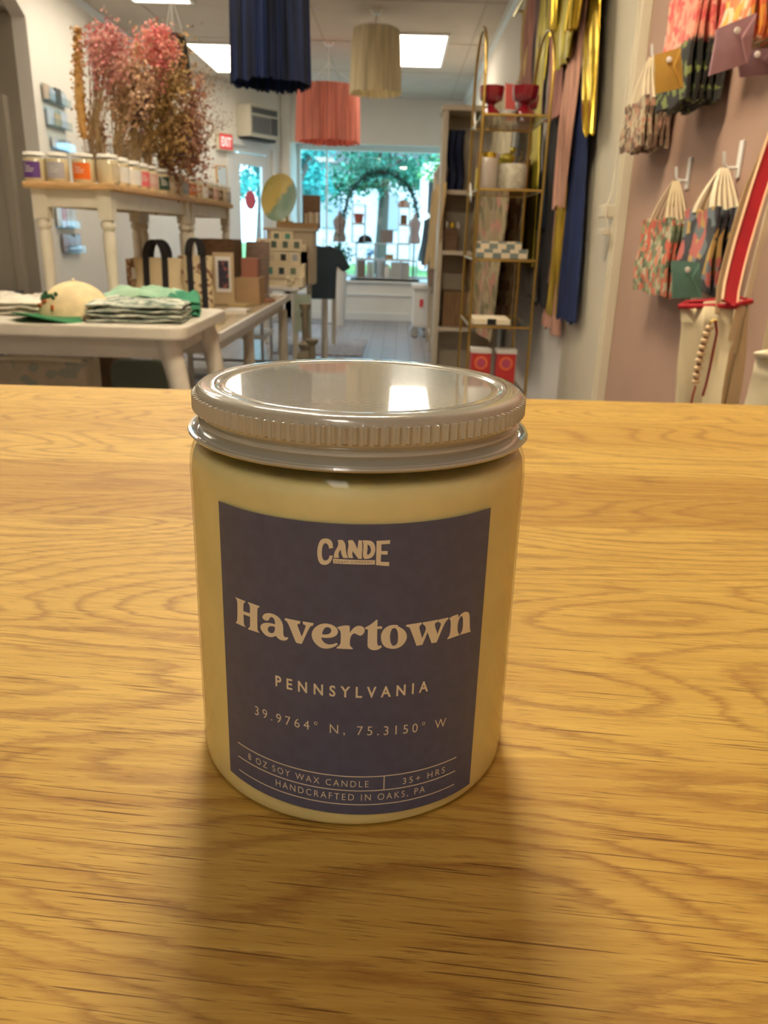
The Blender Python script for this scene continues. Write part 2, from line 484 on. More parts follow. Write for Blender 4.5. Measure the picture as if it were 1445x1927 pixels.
# diagonal entry wall
DO = Vector((-2.33, 8.85, 0)); DA = atan2(1.45, .91)
DM = Matrix.Translation(DO) @ Matrix.Rotation(DA, 4, 'Z')      # x along the wall, -y towards the room
DL = hypot(.91, 1.45)
w = MB()
w.box(0, .80, 0, .08, 0, 2.544, M=DM).box(1.50, DL, 0, .08, 0, 2.544, M=DM).box(.80, 1.50, 0, .08, 1.93, 2.544, M=DM)
struct(w.build('wall_entry', M['white_wall']))
dr = struct(MB().box(.80, .87, .01, .07, .0, 1.93, M=DM).box(1.43, 1.50, .01, .07, 0, 1.93, M=DM).box(.87, 1.43, .01, .07, 1.87, 1.93, M=DM).build('door_2', M['trim'], bevel=.004))
MB().box(.875, .96, .02, .06, .0, 1.86, M=DM).box(1.34, 1.425, .02, .06, 0, 1.86, M=DM).box(.96, 1.34, .02, .06, 1.74, 1.86, M=DM).box(.96, 1.34, .02, .06, 0, .22, M=DM).build('door_leaf', M['trim'], dr, bevel=.004)
MB().box(.96, 1.34, .036, .042, .22, 1.74, M=DM).build('door_glass', M['pane'], dr)
MB().box(1.36, 1.39, -.015, .02, .88, 1.06, M=DM).box(1.365, 1.385, -.05, -.015, .95, .97, M=DM).build('door_handle', M['steel'], dr, bevel=.003)
struct(MB().box(.72, .80, -.02, .0, 0, 1.98, M=DM).box(1.50, 1.58, -.02, 0, 0, 1.98, M=DM).box(.70, 1.60, -.03, 0, 1.93, 2.0, M=DM).build('trim_7', M['trim'], bevel=.004))
# back wall with display window
wb = MB().box(-1.42, .8, 10.32, 10.42, 2.045, 2.544).box(-1.42, .8, 10.24, 11.0, 0, .46).box(-1.44, -1.34, 10.24, 11.0, 0, 2.544).box(-1.42, .9, 10.42, 11.0, 2.09, 2.17).box(.725, .82, 10.35, 11.0, .46, 2.17)
struct(wb.build('wall_back', M['white_wall']))
struct(MB().box(-1.34, .725, 10.20, 10.88, .46, .485).build('trim_8', M['trim'], bevel=.005))
struct(MB().box(-1.34, .725, 10.215, 10.24, .0, .10).build('baseboard_back', M['trim'], bevel=.005))
struct(MB().box(-1.34, .725, 10.22, 10.24, .30, .33).build('trim_9', M['trim'], bevel=.004))
wd = struct(MB().box(-1.34, .725, 10.90, 10.96, 2.02, 2.09).box(-1.34, -1.29, 10.90, 10.96, .485, 2.02).box(.67, .725, 10.90, 10.96, .485, 2.02).box(-1.29, .67, 10.90, 10.96, .485, .52).box(-.97, -.945, 10.905, 10.95, .52, 2.02).build('window_1', M['trim'], bevel=.004))
MB().box(-1.30, .68, 10.928, 10.934, .51, 2.03).build('window_pane', M['pane'], wd)
# ceiling light panels (the room's lamps and one added fill panel)
def ceiling_light(x, y, lab, dm='lamp'):
    t = thing('ceiling_light', lab, 'ceiling light', (x, y, 2.544), 0, 'ceiling light panels')
    MB().box(-.215, -.195, -.63, .63, -.018, 0).box(.195, .215, -.63, .63, -.018, 0).box(-.195, .195, -.63, -.61, -.018, 0).box(-.195, .195, .61, .63, -.018, 0).build('frame', M['trim'], t, world=False)
    MB().box(-.195, .195, -.61, .61, -.012, -.004).build('diffuser', M[dm], t, world=False)
    return t
ceiling_light(.13, 7.72, 'bright ceiling panel to the right of the cream fringed shade')
ceiling_light(-1.68, 8.26, 'bright ceiling panel partly hidden behind the dark blue fringed shade')
ceiling_light(-1.71, 5.74, 'bright ceiling panel at the top left edge, above the dried flowers')
for x, y in ((-.62, 3.35), (-1.68, 3.2), (-.35, -1.3)):  # the last panel is added as front fill for the jar
    ceiling_light(x, y, {-.62: 'bright ceiling panel over the gap between the near tables and the scarves, above the photo', -1.68: 'bright ceiling panel over the near white table, above the photo', -.35: 'unseen fill panel added on the ceiling behind the camera'}[x], 'lamp_fill' if y < 0 else 'lamp')
t = thing('ceiling_light', 'square warm ceiling panel above the counter, beyond the top edge of the photo', 'ceiling light', (-.12, 1.55, 2.544))
MB().box(-.26, .26, -.26, .26, -.02, 0).build('frame', M['trim'], t, world=False)
MB().box(-.23, .23, -.23, .23, -.026, -.020).build('diffuser', M['lamp_near'], t, world=False)

# ------------------------------------------------------------------ outside the window
grass = mat('lawn', (.10, .26, .06), .9, var=.3, vscale=3)
struct(MB().box(-40, 40, 11.05, 80, -.25, -.15).build('ground', grass))
struct(MB().box(-14, 14, 12.5, 15.5, -.15, -.13).build('pavement', mat('pale_concrete', (.55, .55, .54), .9, var=.1)))
struct(MB().box(-30, 30, 17, 22, -.15, -.12).build('road', mat('asphalt', (.18, .18, .19), .9, var=.1)))
hs = thing('house', 'pale blue-grey house across the street beyond the window', 'house', (-1.1, 33, -.15))
MB().box(-4.0, 2.6, 33, 38, -.15, 3.6).build('wall', mat('pale_siding', (.55, .60, .72), .7, var=.15, vscale=4, stretch=(.2, .2, 8)), hs)
MB().prism([(-4.5, 3.5), (3.1, 3.5), (-.7, 6.2)], 32.6, 38.4, 'y').build('roof', mat('slate_roof', (.13, .15, .17), .8), hs)
for x in (-3.1, -.9, 1.2): MB().box(x, x + .8, 32.95, 33.02, 1.2, 2.5).build('window', mat('sky_glass', (.30, .36, .45), .1), hs)
wv = thing('van', 'white delivery van parked outside the right side of the window', 'van', (2.0, 19.5, -.15))
MB().box(.45, 4.2, 18.8, 20.7, .25, 2.55).build('body', mat('white_van_paint', (.85, .86, .88), .3), wv, bevel=.12)
for x in (1.1, 3.4):
    MB().lathe([(.01, 0), (.34, 0), (.36, .04), (.36, .16), (.34, .2), (.01, .2)], 24, M=T(x, 18.75, .25, rx=-pi / 2)).build('wheel', M['blackm'], wv)
MB().box(.6, 1.5, 18.77, 18.80, 1.5, 2.2).build('window', M['blackm'], wv)
leafm = [mat('leaf_a', (.04, .24, .17), .6, var=.4, vscale=1), mat('leaf_b', (.03, .30, .28), .6, var=.4, vscale=1), mat('leaf_c', (.10, .36, .12), .6, var=.3, vscale=1)]
bark = mat('bark', (.10, .08, .065), .9, bump=.5, bscale=20)
def tree(x, y, h, r, mi, n, lab):
    t = thing('street_tree', lab, 'tree', (x, y, -.15), 0, 'trees outside the shop window')
    b = MB()
    b.tube([(x, y, -.15), (x + .1, y, h * .3), (x - .05, y, h * .62)], [.2, .15, .08], 8)
    for k in range(5):
        a = k * 1.3; b.tube([(x, y, h * (.35 + .05 * k)), (x + cos(a) * r * .5, y + sin(a) * r * .5, h * (.55 + .07 * k))], [.08, .03], 6)
    b.build('trunk', bark, t)
    rg = random.Random(int(x * 10 + y))
    f = MB()
    cl = [(rg.gauss(0, .42) * r, rg.gauss(0, .42) * r, rg.uniform(.32, 1.0) * h) for _ in range(26)]
    for k in range(n):
        c = rg.choice(cl)
        f.leaf((x + c[0] + rg.gauss(0, .13) * r, y + c[1] + rg.gauss(0, .13) * r, c[2] + rg.gauss(0, .1) * r), rg.uniform(.10, .24) * (1 if r > 1.3 else .6), 0, rg)
    f.build('foliage', leafm[mi], t)
for tx, ty, th_, tr_, mi, tn, tl in ((-3.6, 21.5, 5.6, 1.9, 1, 7500, 'leafy green tree outside the left part of the window'), (-6.6, 27.5, 7.2, 2.4, 0, 5500, 'tall tree outside, left of the pale house front'),
    (-.6, 25.5, 7.0, 2.3, 0, 7000, 'broad tree outside in front of the middle of the pale house'), (3.5, 29.5, 7.2, 2.2, 1, 6500, 'blue-green tree outside, behind the white van'),
    (-12.2, 24, 7.0, 2.2, 0, 3000, 'tree outside, seen through the glass entry door'), (1.15, 17.2, 4.6, 1.0, 2, 3000, 'young yellow-green tree just left of the white van'), (-2.15, 16.8, 4.9, 1.0, 1, 3000, 'young tree outside right behind the window display')):
    tree(tx, ty, th_, tr_, mi, tn, tl)
# ================================================================== COUNTER AND HERO CANDLE
oak = wood_counter()
t = thing('counter', 'honey oak counter top that fills the foreground under the large candle', 'counter', (0, .2, 0))
ctm = MB()
a = .0225                                    # the slab is turned very slightly to the room
ctm.prism([(-1.3, -.55), (.718, -.55), (.718, .603 + .718 * a), (-1.3, .603 - 1.3 * a)], CT - .04, CT, 'z')
ct = ctm.build('top', oak, None, bevel=.0025); ct.parent = t; ct.location = (0, -.2, 0)
MB().prism([(-1.2, -.45), (.70, -.45), (.70, .54), (-1.2, .52)], 0, CT - .04, 'z').build('base', M['white_lacq'], t)

JX, JY, JR, LC = -0.0075, 0.16855, 0.0365, -1.5587
jar = thing('candle_jar', 'large pale yellow candle in a glass jar with a slate Havertown label and white lid', 'candle', (JX, JY, CT))
J = (JX, JY, CT)
wax = mat('pale_yellow_wax', (.80, .72, .36), .5, sss=.35, var=.05, vscale=60, bump=.05, bscale=300)
glassm = clear_glass('jar_glass', (.99, .985, .95), 1.25, .03)
prof = [(.0001, .0004), (.0345, .0003), (.0356, .0005), (.0360, .0012), (.0361, .0030), (.0361, .0695), (.0358, .0720), (.0350, .0738), (.0334, .0745), (.0001, .0742)]
MB().lathe(prof, 96, J).build('wax', wax, jar, smooth=50)
gp = [(.0001, .0001), (.032, .0001), (.0352, .0), (.0360, .0002), (.0364, .0008), (.0365, .0018), (.0365, .005), (.0365, .0700), (.0363, .0722), (.0357, .0742), (.0345, .0760), (.0332, .0770), (.0330, .0790), (.0330, .0835),
      (.0318, .0835), (.0318, .0772), (.0335, .0755), (.0350, .0735), (.0358, .0700)]
MB().lathe(gp, 96, J).build('glass', glassm, jar, smooth=60)
# screw lid
lidm = mat('white_enamelled_lid', (.47, .455, .375), .2, coat=1.0, bump=.02, bscale=700, spec=.8)
lidm.node_tree.nodes['Principled BSDF'].inputs['Coat IOR'].default_value = 1.6
lidm.node_tree.nodes['Principled BSDF'].inputs['Coat Roughness'].default_value = .03
NR = 116
def knurl(r, z, a, k, i):
    if .0820 < z < .0853 and r > .034:
        f = (a * NR / (2 * pi)) % 1
        return r - -.0 + .00075 * (.5 - .5 * cos(2 * pi * f)) ** 1.6
    return r
lp = [(.0001, .0866), (.0280, .0866), (.0290, .0866), (.0293, .0865), (.0296, .0864), (.0299, .0865), (.0302, .0868), (.0305, .0869), (.0312, .0869), (.0332, .0869), (.0338, .0868), (.0343, .0864), (.0346, .0859), (.0347, .0854), (.0347, .08525),
      (.0347, .0847), (.0347, .0838), (.0347, .0828), (.0347, .0822), (.0347, .0819), (.0346, .0815), (.0342, .0811), (.0338, .0808), (.0337, .0805), (.0340, .0803), (.0343, .0801), (.0344, .0797), (.0342, .0792), (.0340, .0787), (.0340, .0778),
      (.0345, .0775), (.0352, .0777), (.0357, .0781), (.0363, .0781), (.0365, .0777), (.0362, .0773), (.0355, .0771), (.0345, .0770), (.0335, .0772), (.0333, .078), (.0333, .084), (.0325, .0852), (.0001, .0853)]
lid = MB().lathe(lp, NR * 10, J, rf=knurl).build('lid', lidm, jar, smooth=35)
lid['label'] = 'glossy white screw lid with knurled rim'
# paper label: quadratic lower edge as printed
def wrap(s, z, off):
    a = LC + s / 1000 / JR
    r = JR + off
    return (JX + r * cos(a), JY + r * sin(a), CT + z / 1000)
lm = MB()
SL, SR = -28.6, 29.5
lb = lambda s: 4.05 - .040 * s + .0007 * s * s
def zt(s): return 67.85
g = []
for i in range(61):
    s = SL + (SR - SL) * i / 60
    g.append([wrap(s, lb(s) + (zt(s) - lb(s)) * j / 8, .00012) for j in range(9)])
labm = mat('slate_violet_label', (.092, .099, .17), .55, bump=.08, bscale=2500, var=.06, vscale=400)
lab = lm.shell(g, .0001).build('label', labm, jar, smooth=60)
lab['label'] = 'slate violet paper label with cream lettering'
inkm = mat('cream_print', (.82, .74, .56), .6)

def flat2d(outer_holes):
    "triangulate a polygon with holes, then slice it finely along s so it can bend round the jar"
    cu = bpy.data.curves.new('tmp', 'CURVE'); cu.dimensions = '2D'; cu.fill_mode = 'BOTH'
    for poly in outer_holes:
        sp = cu.splines.new('POLY'); sp.points.add(len(poly) - 1); sp.use_cyclic_u = True
        for p, (x, y) in zip(sp.points, poly): p.co = (x, y, 0, 1)
    o = bpy.data.objects.new('tmp', cu)
    me = bpy.data.meshes.new_from_object(o)
    bpy.data.objects.remove(o); bpy.data.curves.remove(cu)
    return me
def smooth_poly(p, it=2):
    "round the hand-measured outline but keep real corners"
    n = len(p); out = []
    for i in range(n):
        a, b, c = Vector(p[i - 1]), Vector(p[i]), Vector(p[(i + 1) % n])
        u, v = (b - a), (c - b)
        if u.length < 1e-6 or v.length < 1e-6: continue
        if u.angle(v) > radians(48): out.append(tuple(b))
        else: out += [tuple(b + (a - b) * .27), tuple(b + (c - b) * .27)]
    return smooth_poly(out, it - 1) if it > 1 else out
def onto_jar(me, name, xf, parent, off=.00026, step=.8, mt=None):
    bm = bmesh.new(); bm.from_mesh(me)
    for v in bm.verts:
        s, z = xf(v.co.x, v.co.y); v.co = (s, z, 0)
    xs = [v.co.x for v in bm.verts]
    k = math.floor(min(xs) / step)
    while k * step < max(xs):
        bmesh.ops.bisect_plane(bm, geom=bm.verts[:] + bm.edges[:] + bm.faces[:], plane_co=(k * step, 0, 0), plane_no=(1, 0, 0)); k += 1
    M_ = Vector(parent.parent.location) if parent.parent else Vector(parent.location)
    for v in bm.verts:
        v.co = Vector(wrap(v.co.x, v.co.y, off)) - M_
    m2 = bpy.data.meshes.new(name); bm.to_mesh(m2); bm.free()
    m2.materials.append(mt or inkm)
    o = bpy.data.objects.new(name, m2); COL.objects.link(o); o.parent = parent
    return o
GLY = dict(H=[[(-24.5,49.0),(-21.66,49.0),(-21.65,48.76),(-22.04,48.43),(-22.18,48.01),(-22.24,46.65),(-20.52,46.69),(-20.47,48.14),(-20.6,48.58),(-20.98,48.8),(-20.92,49.01),(-18.09,48.94),(-18.19,48.6),(-18.48,48.46),(-18.65,48.08),(-18.77,43.85),(-18.64,43.4),(-18.21,43.09),(-21.12,43.04),(-21.11,43.28),(-20.72,43.57),(-20.59,43.98),(-20.52,45.93),(-22.21,45.94),(-22.23,44.04),(-22.09,43.51),(-21.67,43.25),(-24.51,43.28),(-24.43,43.55),(-24.04,43.93),(-23.85,47.39),(-23.9,48.33),(-24.1,48.7)]], a=[[(-17.51,46.78),(-17.31,47.21),(-16.88,47.65),(-16.16,47.95),(-15.36,48.07),(-14.49,47.94),(-13.72,47.55),(-13.21,46.95),(-12.94,46.26),(-12.86,45.52),(-12.88,44.28),(-12.79,43.82),(-12.51,43.6),(-12.04,43.74),(-11.83,43.5),(-12.09,43.11),(-12.66,42.82),(-13.33,42.75),(-13.95,42.94),(-14.34,43.28),(-14.53,43.43),(-14.98,43.13),(-15.58,42.88),(-16.29,42.84),(-17.01,43.04),(-17.62,43.59),(-17.98,44.07),(-18.03,44.58),(-17.73,45.14),(-17.15,45.56),(-16.22,45.87),(-15.31,45.96),(-14.63,45.88),(-14.62,46.36),(-14.75,46.89),(-15.09,47.27),(-15.48,47.29),(-15.84,46.96),(-15.95,46.56),(-16.21,46.3),(-16.62,46.17),(-17.13,46.26),(-17.43,46.51)],[(-16.3,44.61),(-16.09,45.0),(-15.68,45.27),(-15.13,45.38),(-14.66,45.32),(-14.67,44.83),(-14.81,44.27),(-15.16,43.87),(-15.66,43.74),(-16.11,43.94),(-16.29,44.23)]], v=[[(-12.54,47.56),(-12.35,47.71),(-12.17,47.73),(-9.34,47.62),(-9.35,47.22),(-9.68,46.96),(-9.9,46.92),(-9.95,46.63),(-9.07,44.37),(-8.31,46.52),(-8.29,46.89),(-8.79,47.1),(-8.85,47.37),(-8.83,47.67),(-6.72,47.6),(-6.83,47.1),(-7.17,46.96),(-7.52,46.63),(-9.09,42.81),(-10.12,42.82),(-10.35,43.06),(-11.73,46.58),(-12.18,47.1),(-11.9,46.94),(-12.22,47.2),(-12.5,47.24)]], e=[[(-5.28,44.75),(-4.6,44.71),(-3.75,44.79),(-3.07,44.96),(-2.49,45.33),(-2.15,45.77),(-2.06,46.34),(-2.25,46.89),(-2.67,47.33),(-3.26,47.65),(-4.02,47.79),(-4.69,47.76),(-5.45,47.54),(-6.22,46.99),(-6.83,46.26),(-7.09,45.47),(-7.11,44.72),(-6.83,43.9),(-6.23,43.13),(-5.45,42.56),(-4.67,42.41),(-3.91,42.48),(-3.06,42.79),(-2.47,43.17),(-2.07,43.57),(-2.35,43.86),(-2.89,43.56),(-3.57,43.39),(-4.25,43.44),(-4.76,43.77),(-5.11,44.21),(-5.25,44.71),(-5.21,44.78)],[(-5.11,45.48),(-5.06,45.81),(-4.81,46.49),(-4.52,46.89),(-4.1,47.07),(-3.67,46.99),(-3.38,46.67),(-3.33,46.25),(-3.54,45.81),(-4.01,45.52),(-4.51,45.42),(-5.11,45.43)]], r=[[(-2.32,47.21),(-2.21,47.17),(-1.72,47.39),(-1.05,47.59),(-0.47,47.65),(-0.01,47.6),(0.11,47.42),(0.13,46.07),(0.37,46.54),(0.86,47.2),(1.36,47.54),(1.85,47.63),(2.35,47.54),(2.77,47.21),(2.93,46.75),(2.83,46.19),(2.55,45.72),(2.1,45.49),(1.64,45.68),(1.3,45.91),(0.88,45.99),(0.51,45.7),(0.27,45.14),(0.17,44.38),(0.16,43.63),(0.3,43.21),(0.68,42.93),(0.73,42.62),(-2.35,42.65),(-2.28,42.94),(-1.89,43.25),(-1.58,43.69),(-1.54,45.06),(-1.58,46.37),(-2.05,46.9)]], t=[[(2.94,47.21),(4.01,47.84),(5.11,48.87),(5.28,48.73),(5.26,47.43),(6.16,47.36),(6.17,46.87),(5.27,46.87),(5.29,43.96),(5.42,43.48),(5.63,43.23),(5.93,43.37),(6.28,43.1),(5.9,42.64),(5.32,42.39),(4.64,42.35),(4.04,42.58),(3.61,42.97),(3.48,43.45),(3.51,46.83),(2.99,46.91)]], o=[[(5.99,45.05),(6.03,45.8),(6.39,46.62),(6.97,47.19),(7.72,47.51),(8.49,47.54),(9.36,47.36),(9.06,47.26),(9.89,46.73),(10.61,46.08),(11.06,45.14),(11.07,44.2),(10.6,43.3),(9.92,42.69),(8.99,42.35),(8.06,42.43),(7.18,42.7),(6.53,43.27),(6.12,44.1)],[(7.72,44.93),(7.77,45.87),(8.05,46.69),(8.56,46.88),(9.0,46.55),(9.25,45.73),(9.33,44.59),(9.28,43.64),(8.94,43.16),(8.47,43.01),(8.07,43.34),(7.83,44.07)]], w=[[(10.78,47.19),(11.04,47.31),(13.99,47.33),(14.0,47.0),(13.59,46.67),(13.49,46.24),(14.24,43.87),(15.02,45.79),(14.71,46.48),(14.19,46.95),(14.18,47.3),(17.43,47.28),(17.46,46.81),(16.88,46.63),(16.77,46.21),(17.52,44.14),(18.24,46.03),(18.15,46.36),(17.59,46.74),(17.56,47.25),(19.81,47.22),(19.83,46.81),(19.16,46.45),(17.45,42.34),(16.33,42.38),(15.32,44.97),(14.35,42.44),(13.11,42.42),(11.74,46.19),(11.41,46.73),(10.84,46.91)]], n=[[(19.97,46.93),(20.93,47.3),(22.25,47.28),(22.34,46.49),(22.73,46.96),(23.47,47.34),(24.33,47.32),(25.01,46.9),(25.36,46.21),(25.64,43.11),(25.97,42.47),(25.95,42.32),(22.92,42.56),(23.5,43.11),(23.71,43.96),(23.59,45.82),(23.41,46.45),(23.06,46.68),(22.63,46.35),(22.35,45.65),(22.25,44.38),(22.41,43.29),(22.93,42.51),(19.92,42.4),(19.9,42.64),(20.31,42.95),(20.53,43.8),(20.54,45.09),(20.46,46.27),(20.26,46.7)]], C=[[(-3.14,63.16),(-3.2,64.15),(-3.51,64.66),(-4.01,64.93),(-4.62,64.94),(-5.23,64.74),(-5.64,64.17),(-5.9,63.28),(-6.05,62.29),(-5.97,61.1),(-5.69,60.14),(-5.22,59.75),(-4.5,59.7),(-3.89,59.97),(-3.38,60.67),(-3.13,61.66),(-3.74,61.67),(-3.89,61.06),(-4.2,60.69),(-4.71,60.58),(-5.07,60.97),(-5.18,61.83),(-5.15,62.92),(-4.94,63.69),(-4.57,64.05),(-4.16,63.92),(-3.9,63.45),(-3.87,63.02)]], A=[[(-2.3,64.79),(-1.4,64.84),(-1.04,64.37),(-0.84,63.73),(-0.83,62.87),(-0.66,62.01),(-0.35,61.37),(-1.21,61.28),(-1.57,61.86),(-1.73,62.94),(-2.08,62.38),(-2.12,61.83),(-2.02,61.3),(-2.98,61.24),(-2.93,62.11),(-2.69,62.78),(-2.29,63.45),(-2.14,64.1)]], N=[[(-0.45,64.77),(0.3,64.9),(0.7,64.53),(1.27,63.15),(1.44,64.87),(2.09,64.82),(2.18,62.94),(2.04,62.18),(2.16,61.26),(1.46,61.25),(0.74,62.27),(0.43,62.75),(0.34,61.93),(0.55,61.37),(-0.25,61.35),(-0.52,62.12),(-0.48,62.99),(-0.29,63.86)]], D=[[(2.19,64.86),(3.39,64.86),(4.05,64.55),(4.41,63.9),(4.54,63.03),(4.4,62.28),(4.07,61.63),(3.47,61.26),(2.56,61.2),(2.25,61.75),(2.28,62.94),(2.36,63.91)],[(3.06,64.02),(3.41,63.91),(3.67,63.37),(3.74,62.72),(3.5,62.18),(3.1,61.97),(2.99,62.4),(3.11,63.16)]], E=[[(4.69,64.75),(7.18,64.8),(7.13,64.08),(5.57,64.03),(5.61,62.73),(6.78,62.69),(6.75,61.96),(5.57,62.05),(5.56,60.61),(7.13,60.49),(7.1,59.68),(4.69,59.98)]], bar=[[(-3.1,61.09),(4.49,60.97),(4.49,60.09),(-3.09,60.16)]])
for k in 'H a v e r t o w n C A N D E'.split():
    onto_jar(flat2d([smooth_poly(q) for q in GLY[k]]), 'letter_' + k.lower() if k in 'Havertown' else 'logo_letter_' + k.lower(), lambda x, y: (x, y), lab)
onto_jar(flat2d(GLY['bar']), 'logo_bar', lambda x, y: (x, y), lab)
def text_mesh(body, spacing=1.0, bold=0.0):
    cu = bpy.data.curves.new('tmp', 'FONT'); cu.body = body; cu.space_character = spacing; cu.offset = bold; cu.resolution_u = 4
    o = bpy.data.objects.new('tmp', cu)
    me = bpy.data.meshes.new_from_object(o)
    bpy.data.objects.remove(o); bpy.data.curves.remove(cu)
    return me
def text_on_jar(body, s0, s1, z0, h, slope=0, quad=0, spacing=1.5, bold=0.0, name='printed_text', off=.00026, mt=None):
    me = text_mesh(body, spacing, bold)
    xs = [v.co.x for v in me.vertices]; x0, x1 = min(xs), max(xs)
    sy = h / .70
    def xf(x, y):
        s = s0 + (x - x0) / (x1 - x0) * (s1 - s0)
        return s, z0 + slope * s + quad * s * s + y * sy
    return onto_jar(me, name, xf, lab, off, mt=mt)
text_on_jar('PENNSYLVANIA', -14.8, 16.1, 32.05, 2.35, -.018, 0, 1.75, .022)
text_on_jar('39.9764° N, 75.3150° W', -20.0, 20.9, 23.5, 2.1, -.045, -.0012, 1.5, -.004)
text_on_jar('8 OZ SOY WAX CANDLE', -22.3, 4.4, 10.95, 1.55, -.035, .0006, 1.35, -.006)
text_on_jar('35+ HRS', 11.5, 21.4, 10.85, 1.55, -.035, .0006, 1.4, -.006)
text_on_jar('HANDCRAFTED IN OAKS, PA', -15.2, 16.6, 7.65, 1.6, -.035, .0006, 1.35, -.006)
barm = mat('logo_ink_gap', (.088, .092, .155), .55)
text_on_jar('CRAFT COMPANY', -2.8, 4.1, 60.36, .42, 0, 0, 1.4, 0, 'logo_small_text', .00034, barm)
def rule(s0, s1, zc):
    grid = []
    n = 50
    for i in range(n + 1):
        s = s0 + (s1 - s0) * i / n
        z = zc - .035 * s + .0006 * s * s
        grid.append([wrap(s, z - .1, .00026), wrap(s, z + .1, .00026)])
    MB().shell(grid, .00003).build('printed_rule', inkm, lab)
rule(-25.4, 24.4, 13.5); rule(-25.4, 24.3, 10.05); rule(-25.3, 24.3, 6.6)
MB().shell([[wrap(7.45, 9.8, .00026), wrap(7.45, 13.25, .00026)], [wrap(7.65, 9.8, .00026), wrap(7.65, 13.25, .00026)]], .00003).build('printed_rule', inkm, lab)
# ================================================================== LEFT SIDE: TABLES AND WHAT STANDS ON THEM
def turned_leg(mb, x, y, z0, z1, r=.026):
    h = z1 - z0
    prof = [(r * .6, 0), (r * .75, .03 * h), (r * .62, .08 * h), (r * .95, .62 * h), (r * .98, .70 * h), (r * .7, .725 * h), (r * 1.1, .75 * h), (r * 1.1, .775 * h), (r * .75, .80 * h)]
    mb.lathe(prof, 20, (x, y, z0), cap=True)
    mb.box(x - r * 1.05, x + r * 1.05, y - r * 1.05, y + r * 1.05, z0 + .80 * h, z1)
    return mb
UT = 1.187                                   # top of the raised display tables
TT = 0.66                                    # top of the long side table
def upper_table(name, y0, y1, lab):
    x0, x1 = -1.345, -1.02
    t = thing(name, lab, 'table', ((x0 + x1) / 2, (y0 + y1) / 2, TT), 0, 'raised display tables')
    MB().box(x0, x1, y0, y1, UT - .022, UT).build('tabletop', M['pine'], t, bevel=.006)
    a = MB().box(x0 + .03, x1 - .03, y0 + .035, y0 + .05, UT - .082, UT - .022).box(x0 + .03, x1 - .03, y1 - .05, y1 - .035, UT - .082, UT - .022)
    a.box(x0 + .03, x0 + .045, y0 + .05, y1 - .05, UT - .082, UT - .022).box(x1 - .045, x1 - .03, y0 + .05, y1 - .05, UT - .082, UT - .022)
    a.build('apron', M['white_lacq'], t, bevel=.002)
    for x in (x0 + .045, x1 - .045):
        for y in (y0 + .05, y1 - .05):
            turned_leg(MB(), x, y, TT, UT - .022, .024).build('leg', M['white_lacq'], t, smooth=35)
    return t
upper_table('display_table', 2.99, 4.155, 'raised white table with honey wood top carrying candles and dried flowers, nearer one')
upper_table('display_table', 4.165, 5.14, 'raised white table with honey wood top, farther one nearer the entry door')

# near white table with cabriole legs
t = thing('white_table', 'white painted table with curved legs holding the cap and folded shirts', 'table', (-1.3, 2.75, 0))
rp = []
for (cx, cy, a0) in ((-.70, 2.47, -90), (-.70, 3.01, 0), (-1.95, 3.01, 90), (-1.95, 2.47, 180)):
    for k in range(7):
        a = radians(a0 + 15 * k); rp.append((cx + .055 * cos(a), cy + .055 * sin(a)))
MB().prism(rp, .722, .76).build('tabletop', M['white_lacq'], t, bevel=.006)
MB().box(-1.93, -.72, 2.48, 2.50, .655, .722).box(-1.93, -.72, 2.98, 3.0, .655, .722).box(-.74, -.72, 2.5, 2.98, .655, .722).box(-1.93, -1.91, 2.5, 2.98, .655, .722).build('apron', M['white_lacq'], t, bevel=.002)
for (x, y, sx) in ((-.72, 2.49, 1), (-.72, 2.99, 1), (-1.93, 2.49, -1), (-1.93, 2.99, -1)):
    pts, rr = [], []
    for k in range(13):
        u = k / 12; z = .722 * (1 - u)
        off = .035 * sin(u * pi * 1.5) * (1 if u < .67 else 1.2) + .02 * u
        pts.append((x + sx * off, y, z)); rr.append(.024 * (1 - u) + .014 + .006 * (u > .93))
    MB().tube(pts, rr, 12).build('leg', M['white_lacq'], t, smooth=50)

# long side table and the tables behind it
t = thing('side_table', 'long low table with worn wood top and white edge, strewn with small goods', 'table', (-1.1, 4.2, 0))
MB().box(-1.62, -.70, 3.12, 5.22, .63, .66).build('tabletop', mat('worn_wood_top', (.42, .33, .20), .45, var=.25, vscale=9, stretch=(8, 1, 8)), t, bevel=.004)
MB().box(-.70, -.685, 3.12, 5.22, .628, .662).box(-1.62, -.70, 3.105, 3.12, .628, .662).build('edge_band', M['trim'], t, bevel=.002)
MB().box(-.75, -.73, 3.2, 5.16, .57, .63).box(-1.58, -.74, 3.18, 3.2, .57, .63).box(-1.58, -.74, 5.15, 5.17, .57, .63).build('apron', M['white_lacq'], t)
for x, y in ((-.73, 5.14), (-1.56, 5.14), (-.76, 4.1), (-1.56, 3.2)):
    MB().lathe([(.030, .57), (.028, .5), (.032, .3), (.024, .02), (.02, 0)], 14, (x, y, 0), cap=True).build('leg', M['white_lacq'], t, smooth=40)
t = thing('console_table', 'narrow white table behind the side table, with thin straight legs', 'table', (-.95, 5.9, 0))
MB().box(-1.45, -.66, 5.42, 6.35, .665, .69).build('tabletop', M['trim'], t, bevel=.004)
for x, y in ((-.69, 5.46), (-.69, 6.31), (-1.42, 5.46), (-1.42, 6.31)):
    MB().box(x - .018, x + .018, y - .018, y + .018, 0, .665).build('leg', M['white_lacq'], t, bevel=.003)
MB().box(-.70, -.68, 5.48, 6.3, .18, .20).box(-1.42, -.70, 5.45, 5.47, .18, .20).build('stretcher', M['steel'], t)
t = thing('console_table', 'far white table beside the dark T-shirt, nearest the window', 'table', (-.9, 7.3, 0))
MB().box(-1.3, -.585, 6.82, 7.85, .70, .725).build('tabletop', M['trim'], t, bevel=.004)
